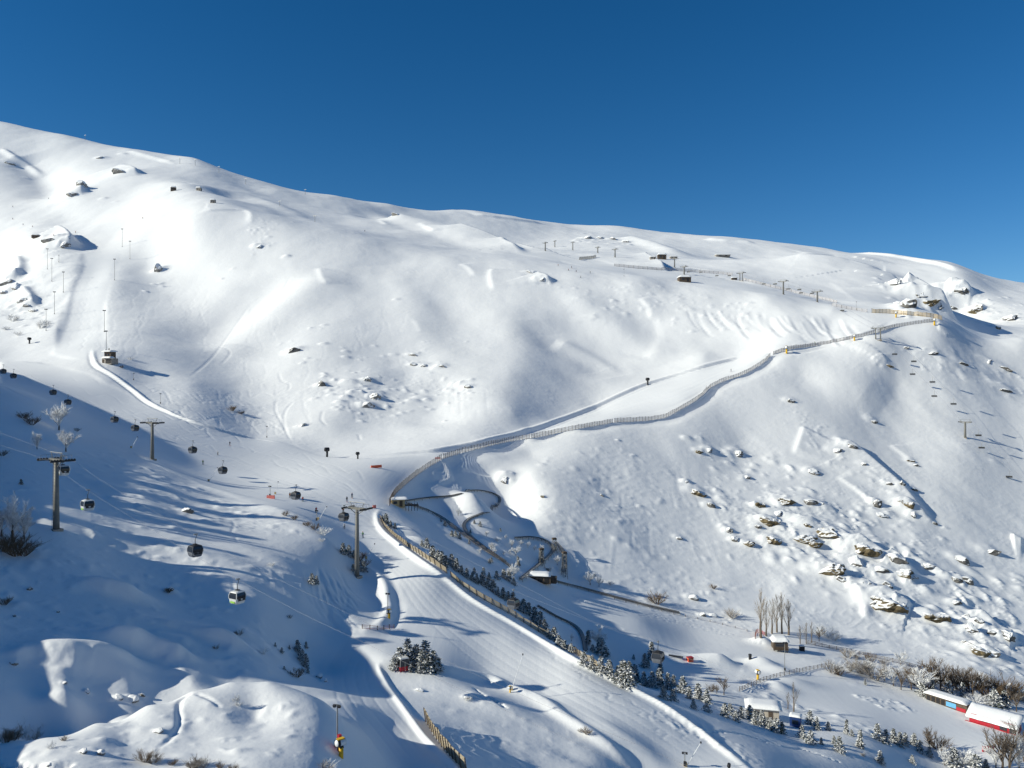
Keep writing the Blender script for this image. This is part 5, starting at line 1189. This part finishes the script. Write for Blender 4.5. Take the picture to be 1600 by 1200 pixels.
def rock(q):
    x, y, wpx, hpx, typ, tilt = q; kind, m, _ = RT[typ]; p, w_, h_ = ROCKP[q]
    key = (kind, rnd.randrange(5), m)
    if key not in MESHC: me = RM[key[0]][key[1]].copy(); me.materials.append(M[m]); MESHC[key] = me
    o = link('rock' if typ != 'l' else 'boulder', MESHC[key]); o.rotation_euler = (rnd.uniform(-.25,.15), R(tilt)+rnd.uniform(-.12,.12), rnd.uniform(-.5,.5)+rnd.choice((0,3.14)))
    d = min(w_*.8, h_*1.6)
    o.location = (p.x, p.y+d*.6, p.z+h_*.22+d*.1); o.scale = (w_*1.05, d, h_*1.1)
    return o
for zone, grp, lst in ZONES:
    cats = {}
    for q in lst:
        if q[4] == 'l' and not ('hillside' in zone or 'pistes' in zone): continue      # wholly under the snow: only its mound shows
        if q[4] == 's' and q[2]*q[3] < 80: continue
        area = q[2]*q[3]; sz = 'big ' if area > 420 else ('small ' if area < 110 else '')
        nm = 'boulder' if q[4] == 'l' else ('rock outcrop' if q[2] >= 24 else 'rock')
        cats.setdefault(f'{sz}{RT[q[4]][2]} {nm} {zone}', []).append(q)
    for base, qs in cats.items():
        qs.sort(key=lambda q: q[0])
        for k, q in enumerate(qs): tag(rock(q), base+(', '+rank(k, len(qs)) if len(qs) > 1 else ''), 'boulder' if q[4] == 'l' else 'rock', grp)
# ------------------------------------------------------------------ trees and shrubs
def leafq(b, c, d, l, w):
    d = d.normalized(); a = d.cross(Vector((rnd.uniform(-1,1),rnd.uniform(-1,1),rnd.uniform(-.3,1)))).normalized()
    b.add([c-a*w*.5, c+a*w*.5, c+d*l*.7+a*w*.32, c+d*l, c+d*l*.7-a*w*.32], [(0,1,2,3,4)])
def pine_crown(seed, wide=.30, irr=.25, n=20):
    """a unit high snowy conifer: whorls of drooping boughs made of needle tufts"""
    rnd.seed(seed); b = MB(); h = .06
    bend = Vector((rnd.uniform(-.04,.04), rnd.uniform(-.04,.04), 0))
    while h < .97:
        f = 1-h; rad = wide*(f**.8)*rnd.uniform(1-irr, 1+irr)+.02; nb = max(4, int(5+6*f)); a0 = rnd.uniform(0,6)
        for k in range(nb):
            if rnd.random() < .12: continue
            a = a0+6.283*k/nb+rnd.uniform(-.3,.3); rr = rad*rnd.uniform(.65,1.15); dirv = Vector((math.cos(a), math.sin(a), -.28+.5*h+rnd.uniform(-.15,.15)))
            for q in range(4):
                t_ = (q+1)/4; c = Vector((0,0,h))+bend*h+dirv*rr*t_*.8
                for e in range(2):
                    dd = dirv+Vector((rnd.uniform(-.8,.8),rnd.uniform(-.8,.8),rnd.uniform(-.45,.35)))
                    leafq(b, c+Vector((rnd.uniform(-.02,.02),)*3), dd, rnd.uniform(.07,.12)*(0.7+.5*f), rnd.uniform(.035,.06))
        h += rnd.uniform(.045,.065)
    for k in range(6): leafq(b, Vector((0,0,.93))+bend, Vector((rnd.uniform(-.4,.4),rnd.uniform(-.4,.4),1)), .09, .03)
    return b
def twigs(b, p, d, l, r, depth, spread, n, kink=.3):
    q = p+d*l*.5+Vector((rnd.uniform(-1,1),rnd.uniform(-1,1),rnd.uniform(-.5,.5)))*l*.06; e = p+d*l
    b.tube([p, q, e], [r, r*.8, r*.5], 3 if depth < 2 else 4, None, False)
    if depth == 0: return
    for k in range(n):
        t_ = rnd.uniform(.3,1.0); c = p.lerp(e, t_)
        dd = (d+Vector((rnd.uniform(-1,1),rnd.uniform(-1,1),rnd.uniform(-.35,.9)))*spread).normalized()
        twigs(b, c, dd, l*rnd.uniform(.45,.68), r*.55, depth-1, spread, n)
def unit(b, w=None):
    zs = [v[2] for v in b.v]; k = 1/max(zs); b.v = [(v[0]*k, v[1]*k, v[2]*k) for v in b.v]; return b
def bare_crown(seed, kind):
    rnd.seed(seed); b = MB()
    if kind == 'poplar':
        for k in range(20):
            h = .12+.8*k/20; a = rnd.uniform(0,6.28); d = Vector((math.cos(a)*.28, math.sin(a)*.28, 1)).normalized()
            twigs(b, Vector((0,0,h)), d, .36*(1.15-h)*rnd.uniform(.7,1.1), .0036, 2, .28, 4)
        b.tube([(0,0,.1),(0,0,1.02)], [.008,.002], 4)
    elif kind == 'bush':
        for k in range(22):
            a = rnd.uniform(0,6.28); s = rnd.uniform(.2,1.1); d = Vector((math.cos(a)*s, math.sin(a)*s, 1)).normalized()
            twigs(b, Vector((math.cos(a)*.08,math.sin(a)*.08,0)), d, rnd.uniform(.45,.8), .014, 2, .6, 5)
    elif kind == 'frosty':
        for k in range(9):
            a = 6.28*k/9+rnd.uniform(-.3,.3); s = rnd.uniform(.25,1.0); d = Vector((math.cos(a)*s, math.sin(a)*s, 1)).normalized()
            twigs(b, Vector((0,0,.12+.3*rnd.random())), d, rnd.uniform(.3,.48), .02, 3, .66, 5)
    else:
        for k in range(7):
            a = 6.28*k/7+rnd.uniform(-.3,.3); s = rnd.uniform(.25,.8); d = Vector((math.cos(a)*s, math.sin(a)*s, 1)).normalized()
            twigs(b, Vector((0,0,.18+.22*rnd.random())), d, rnd.uniform(.32,.5), .016, 3, .62, 4)
    return unit(b)
TP = {}
def tree_proto(name, kind, m, tm, seed):
    t = thing(name)
    if kind.startswith('pine'):
        cr = pine_crown(seed, *dict(pine=(.36,.34), pineslim=(.17,.3), pinewide=(.44,.34))[kind]); cr.build('crown', m, t)
        MB().tube([(0,0,-.08),(0,0,.4),(0,0,.9)], [.028,.02,.006], 6).build('trunk', tm, t)
    elif kind == 'bush': bare_crown(seed, kind).build('branches', m, t)
    else:
        bare_crown(seed, kind).build('crown', m, t); MB().tube([(0,0,-.06),(.01,0,.2),(0,0,.5)], [.024,.019,.010], 6).build('trunk', tm, t)
    return Proto(t)
KINDS = {}
for nm, key, kind, m, tm, nv in (('snowy_pine','p','pine','pine','bark',4),('snowy_pine','w','pinewide','pinew','bark',3),('slim_pine','s','pineslim','pinew','bark',2),('poplar','o','poplar','ghost','twig',3),('bare_tree','b','bare','twig','bark',3),('frosted_tree','f','frosty','frost','bark',3),('brown_shrub','h','bush','heath','bark',3),('frosted_shrub','z','bush','frost','bark',3),('pale_shrub','y','bush','ghost','bark',2)):
    KINDS[key] = (nm, [tree_proto(nm, kind, M[m], M[tm], 100*ord(key)+i) for i in range(nv)])
rnd.seed(99)
DESC = {'p':('dark snowy pine','tree'),'w':('broad white frosted pine','tree'),'s':('slim frosted conifer','tree'),'o':('tall bare poplar','tree'),'b':('bare brown tree','tree'),'f':('frosted bare tree','tree'),'h':('brown shrub','shrub'),'z':('frosted shrub','shrub'),'y':('pale bare shrub','shrub')}
GR = [
 ('behind the tan plank fence','pines behind the plank fence', [(603,818,20,'p'),(610,824,16,'w'),(617,826,13,'p'),(598,815,14,'s'),(667,856,20,'w'),(659,853,10,'p'),(676,872,24,'p'),(684,876,20,'w'),(690,884,24,'p'),(697,887,20,'p'),(705,884,20,'w'),(713,892,22,'p'),(721,897,18,'p'),(729,903,16,'w'),(738,908,14,'p'),(745,912,18,'p'),(753,914,20,'p'),(762,920,18,'w'),(770,925,20,'p'),(778,932,22,'p'),(786,936,20,'w'),(794,940,20,'p'),(801,945,22,'p'),(810,954,22,'p'),(818,958,24,'w'),(826,962,24,'p'),(835,972,24,'p'),(844,980,26,'w'),(850,990,24,'p'),(857,998,22,'p'),(866,1003,24,'w'),(873,1010,22,'p'),(881,1015,18,'p'),(892,1020,16,'p')]),
 ('in the row beyond the fence pines','pines of the second row', [(755,900,14,'p'),(764,906,16,'p'),(776,905,14,'w'),(787,903,14,'p'),(795,908,16,'p'),(803,914,14,'w'),(741,897,12,'p')]),
 ('in the shaded hollow','trees of the shaded hollow', [(918,1006,32,'s'),(934,1012,32,'f'),(939,1024,36,'p'),(947,1024,20,'p'),(990,1030,10,'p'),(1007,1042,22,'p'),(1017,1030,26,'s'),(926,1018,14,'w'),(893,1002,12,'f')]),
 ('in the pine row below the fence end','pines below the fence end', [(912,1037,20,'w'),(925,1044,22,'p'),(938,1050,24,'w'),(952,1056,30,'w'),(965,1060,24,'p'),(974,1066,34,'w'),(982,1070,38,'w'),(992,1064,30,'p'),(1006,1072,28,'p'),(1019,1074,32,'w'),(1031,1073,30,'p'),(1043,1077,32,'p'),(1052,1072,24,'p'),(1037,1092,24,'w'),(1052,1095,22,'w'),(1067,1083,34,'w'),(1077,1092,20,'p'),(1091,1092,34,'p'),(1104,1098,24,'p'),(1084,1108,24,'w'),(1104,1112,22,'w'),(1013,1040,16,'p'),(1032,1050,18,'p')]),
 ('in the row above the lower piste','pines above the lower piste', [(1132,1120,22,'p'),(1141,1117,18,'w'),(1150,1127,20,'w'),(1158,1122,24,'p'),(1172,1124,22,'p'),(1180,1132,22,'w'),(1191,1133,24,'w'),(1199,1138,18,'p'),(1212,1144,32,'w'),(1222,1146,24,'p'),(1204,1140,20,'p')]),
 ('beside the nursery run','pines beside the nursery run', [(1253,1153,24,'w'),(1266,1162,22,'w'),(1266,1132,28,'w'),(1276,1140,22,'p'),(1294,1141,18,'p'),(1322,1146,32,'s'),(1344,1168,28,'s'),(1303,1162,18,'w'),(1312,1175,24,'w'),(1331,1150,14,'w'),(1375,1192,26,'p'),(1350,1182,10,'y'),(1372,1156,32,'w'),(1384,1160,26,'p'),(1396,1160,22,'p'),(1406,1166,30,'p'),(1414,1164,26,'w'),(1428,1164,26,'p'),(1437,1175,26,'w'),(1452,1182,24,'p'),(1425,1192,14,'w'),(1283,1163,12,'p')]),
 ('at the bottom right corner','trees at the bottom right corner', [(1452,1168,34,'b'),(1466,1172,24,'h'),(1476,1196,38,'f'),(1490,1200,38,'w'),(1505,1202,32,'f'),(1524,1210,34,'w'),(1540,1205,22,'p'),(1566,1205,62,'b'),(1578,1210,70,'b'),(1592,1205,72,'f'),(1556,1200,40,'f'),(1600,1190,60,'b'),(1512,1190,20,'z')]),
 ('behind the red building','trees of the grove behind the red building', [(1300,1052,26,'y'),(1312,1055,18,'h'),(1328,1048,20,'y'),(1345,1052,26,'y'),(1358,1056,28,'f'),(1368,1062,32,'y'),(1382,1064,26,'b'),(1396,1072,34,'f'),(1408,1078,34,'b'),(1424,1078,38,'b'),(1438,1084,42,'f'),(1442,1088,26,'w'),(1456,1078,44,'b'),(1470,1080,46,'b'),(1458,1086,28,'s'),(1482,1088,28,'w'),(1489,1082,44,'b'),(1504,1090,34,'s'),(1506,1080,38,'b'),(1520,1088,42,'b'),(1534,1090,40,'b'),(1546,1092,38,'h'),(1552,1104,34,'w'),(1562,1092,36,'b'),(1575,1092,36,'h'),(1588,1112,34,'b'),(1526,1100,20,'z'),(1570,1105,26,'p'),(1544,1085,30,'b'),(1407,1040,28,'f'),(1325,1028,22,'y'),(1384,1040,16,'y'),(1360,1034,14,'h'),(1448,1052,18,'b'),(1340,1030,14,'y'),(1422,1055,16,'h'),(1352,1070,12,'p'),(1450,1075,30,'h'),(1478,1074,34,'h'),(1498,1078,32,'h'),(1515,1080,34,'h'),(1430,1070,26,'h')]),
 ('near the stilted valley hut','trees near the valley hut', [(1189,996,70,'o'),(1197,994,62,'o'),(1206,990,58,'o'),(1214,988,62,'o'),(1222,990,64,'o'),(1232,992,58,'o'),(1250,1006,34,'o'),(1260,1006,34,'o'),(1268,1004,32,'o'),(1280,1002,26,'b'),(1293,995,20,'z'),(1304,1000,18,'z'),(1240,1112,48,'o'),(1231,1108,32,'o'),(1131,1086,26,'b'),(1112,1080,14,'h'),(1120,1084,16,'b')]),
 ('at the foot of the sunny spur','shrubs at the foot of the spur', [(1027,944,22,'h'),(1145,966,16,'y'),(922,914,22,'f'),(936,917,18,'f'),(1115,920,9,'h'),(955,914,10,'z'),(871,883,14,'f'),(858,893,10,'y')]),
 ('in the clump on the mound','pines of the mound clump', [(616,1046,28,'w'),(624,1040,34,'w'),(636,1040,44,'p'),(647,1042,32,'w'),(659,1048,34,'p'),(668,1050,36,'w'),(678,1048,36,'p'),(685,1048,28,'w'),(655,1051,22,'w'),(641,1050,18,'p'),(672,1051,20,'p'),(628,1048,16,'w'),(650,1040,36,'p'),(664,1042,40,'p')]),
 ('on the foreground mound','shrubs of the foreground mound', [(730,1094,9,'z'),(917,1147,12,'h'),(905,1143,8,'y')]),
 ('on the shaded left hillside','trees of the shaded left hillside', [(92,672,48,'f'),(103,706,38,'f'),(58,702,26,'f'),(20,845,78,'f'),(2,838,52,'f'),(38,842,48,'f'),(24,868,44,'h'),(8,862,40,'h'),(38,868,30,'h'),(38,654,14,'h'),(50,664,16,'h'),(120,674,8,'y'),(8,945,16,'h'),(338,1014,9,'y'),(374,992,10,'y'),(453,966,9,'y'),(263,926,10,'h'),(33,757,10,'p'),(4,712,14,'h')]),
 ('near the biggest gondola pylon','trees near the biggest gondola pylon', [(536,866,18,'p'),(545,868,22,'w'),(553,872,18,'p'),(562,876,22,'h'),(558,888,24,'w'),(568,892,20,'w'),(552,893,16,'p'),(571,884,14,'h'),(505,836,16,'z'),(492,828,12,'h'),(487,912,22,'w'),(494,912,18,'w'),(425,884,9,'z'),(480,822,10,'h'),(460,812,10,'h'),(446,806,9,'h'),(503,846,8,'z')]),
 ('in the gully left of the small piste','shrubs of the left gully', [(440,1020,12,'w'),(452,1014,9,'p'),(465,1018,20,'p'),(472,1028,20,'w'),(478,1012,12,'p'),(477,1042,22,'p'),(469,1032,18,'w'),(412,1022,11,'z'),(444,1046,9,'w'),(464,1058,20,'h'),(481,1052,10,'p'),(430,1010,7,'p')]),
 ('on the foreground hump','shrubs of the foreground hump', [(370,1102,22,'f'),(374,1103,12,'z'),(25,1155,26,'y'),(40,1156,28,'z'),(52,1156,22,'y'),(10,1160,22,'h'),(79,1169,13,'z'),(100,1157,10,'h'),(226,1190,24,'h'),(240,1192,18,'h'),(247,1192,12,'z'),(270,1195,13,'h'),(308,1198,24,'y'),(318,1198,18,'y'),(344,1200,12,'h'),(364,1204,14,'h'),(508,1204,20,'y'),(302,1200,14,'h'),(20,1157,18,'h')]),
 ('on the slope at the far left','shrubs of the far left slope', [(63,513,14,'z'),(69,508,12,'z'),(20,502,13,'z'),(8,516,9,'z'),(28,524,9,'z'),(363,642,9,'h'),(377,647,7,'h'),(190,575,6,'h'),(204,562,6,'z'),(16,500,9,'f')]),
 ('along the alpine coaster','saplings along the alpine coaster', [(716,806,14,'f'),(712,838,13,'w'),(706,838,12,'p'),(718,842,12,'p'),(733,850,9,'p'),(750,866,10,'f'),(768,862,18,'f'),(772,866,12,'f'),(741,818,8,'p'),(750,822,8,'w'),(760,838,11,'f'),(778,846,8,'z'),(790,842,9,'f'),(800,856,14,'f'),(806,868,18,'f'),(810,884,20,'s'),(846,878,24,'s'),(797,866,9,'f'),(735,833,8,'p'),(787,868,9,'f'),(768,878,8,'p'),(815,852,9,'f'),(825,856,11,'f'),(835,860,9,'f'),(847,862,12,'f'),(782,830,7,'p'),(695,822,10,'w'),(776,790,7,'z'),(689,815,7,'p'),(803,900,26,'f'),(798,905,20,'f'),(765,880,8,'p')]),
]
for zone, grp, lst in GR:
    cats = {}
    for q in lst: cats.setdefault(q[3], []).append(q)
    for key, qs in cats.items():
        qs.sort(key=lambda q: q[0]); nm, protos = KINDS[key]; base, cat = DESC[key]
        for k, (x, y, hp, _) in enumerate(qs):
            p = seat(x, y, .1); h = hp/F*p.y*(rnd.uniform(.70,1.05) if key in 'pws' else rnd.uniform(.9,1.2)); pr = rnd.choice(protos)
            wd = h*rnd.uniform(.95,1.3)*(1.25 if key in 'hzy' else 1)
            pr.put(p, rnd.uniform(0,6.28), (wd, wd, h), f'{base} {zone}, {rank(k, len(qs))}', cat, grp)
for k in range(14):
    y = 138+k*5+rnd.uniform(-2,2); x = -(.70+rnd.uniform(.02,.14))*y; h = rnd.uniform(7,12)
    rnd.choice(KINDS[rnd.choice('pwf')][1]).put((x, y, zat(x,y)-.1), rnd.uniform(0,6), h, 'frosted tree on the shoulder left of the picture frame', 'tree', 'trees left of the frame')
# groves standing outside the frame on the left: their crowns comb the light on the near slope
for pr in [p for _, l in KINDS.values() for p in l]:
    if not pr.used:
        for c in kids(pr.root): bpy.data.objects.remove(c)
        bpy.data.objects.remove(pr.root)
for pr in [CW, CG, CHP]+list(PP.values()): assert pr.used
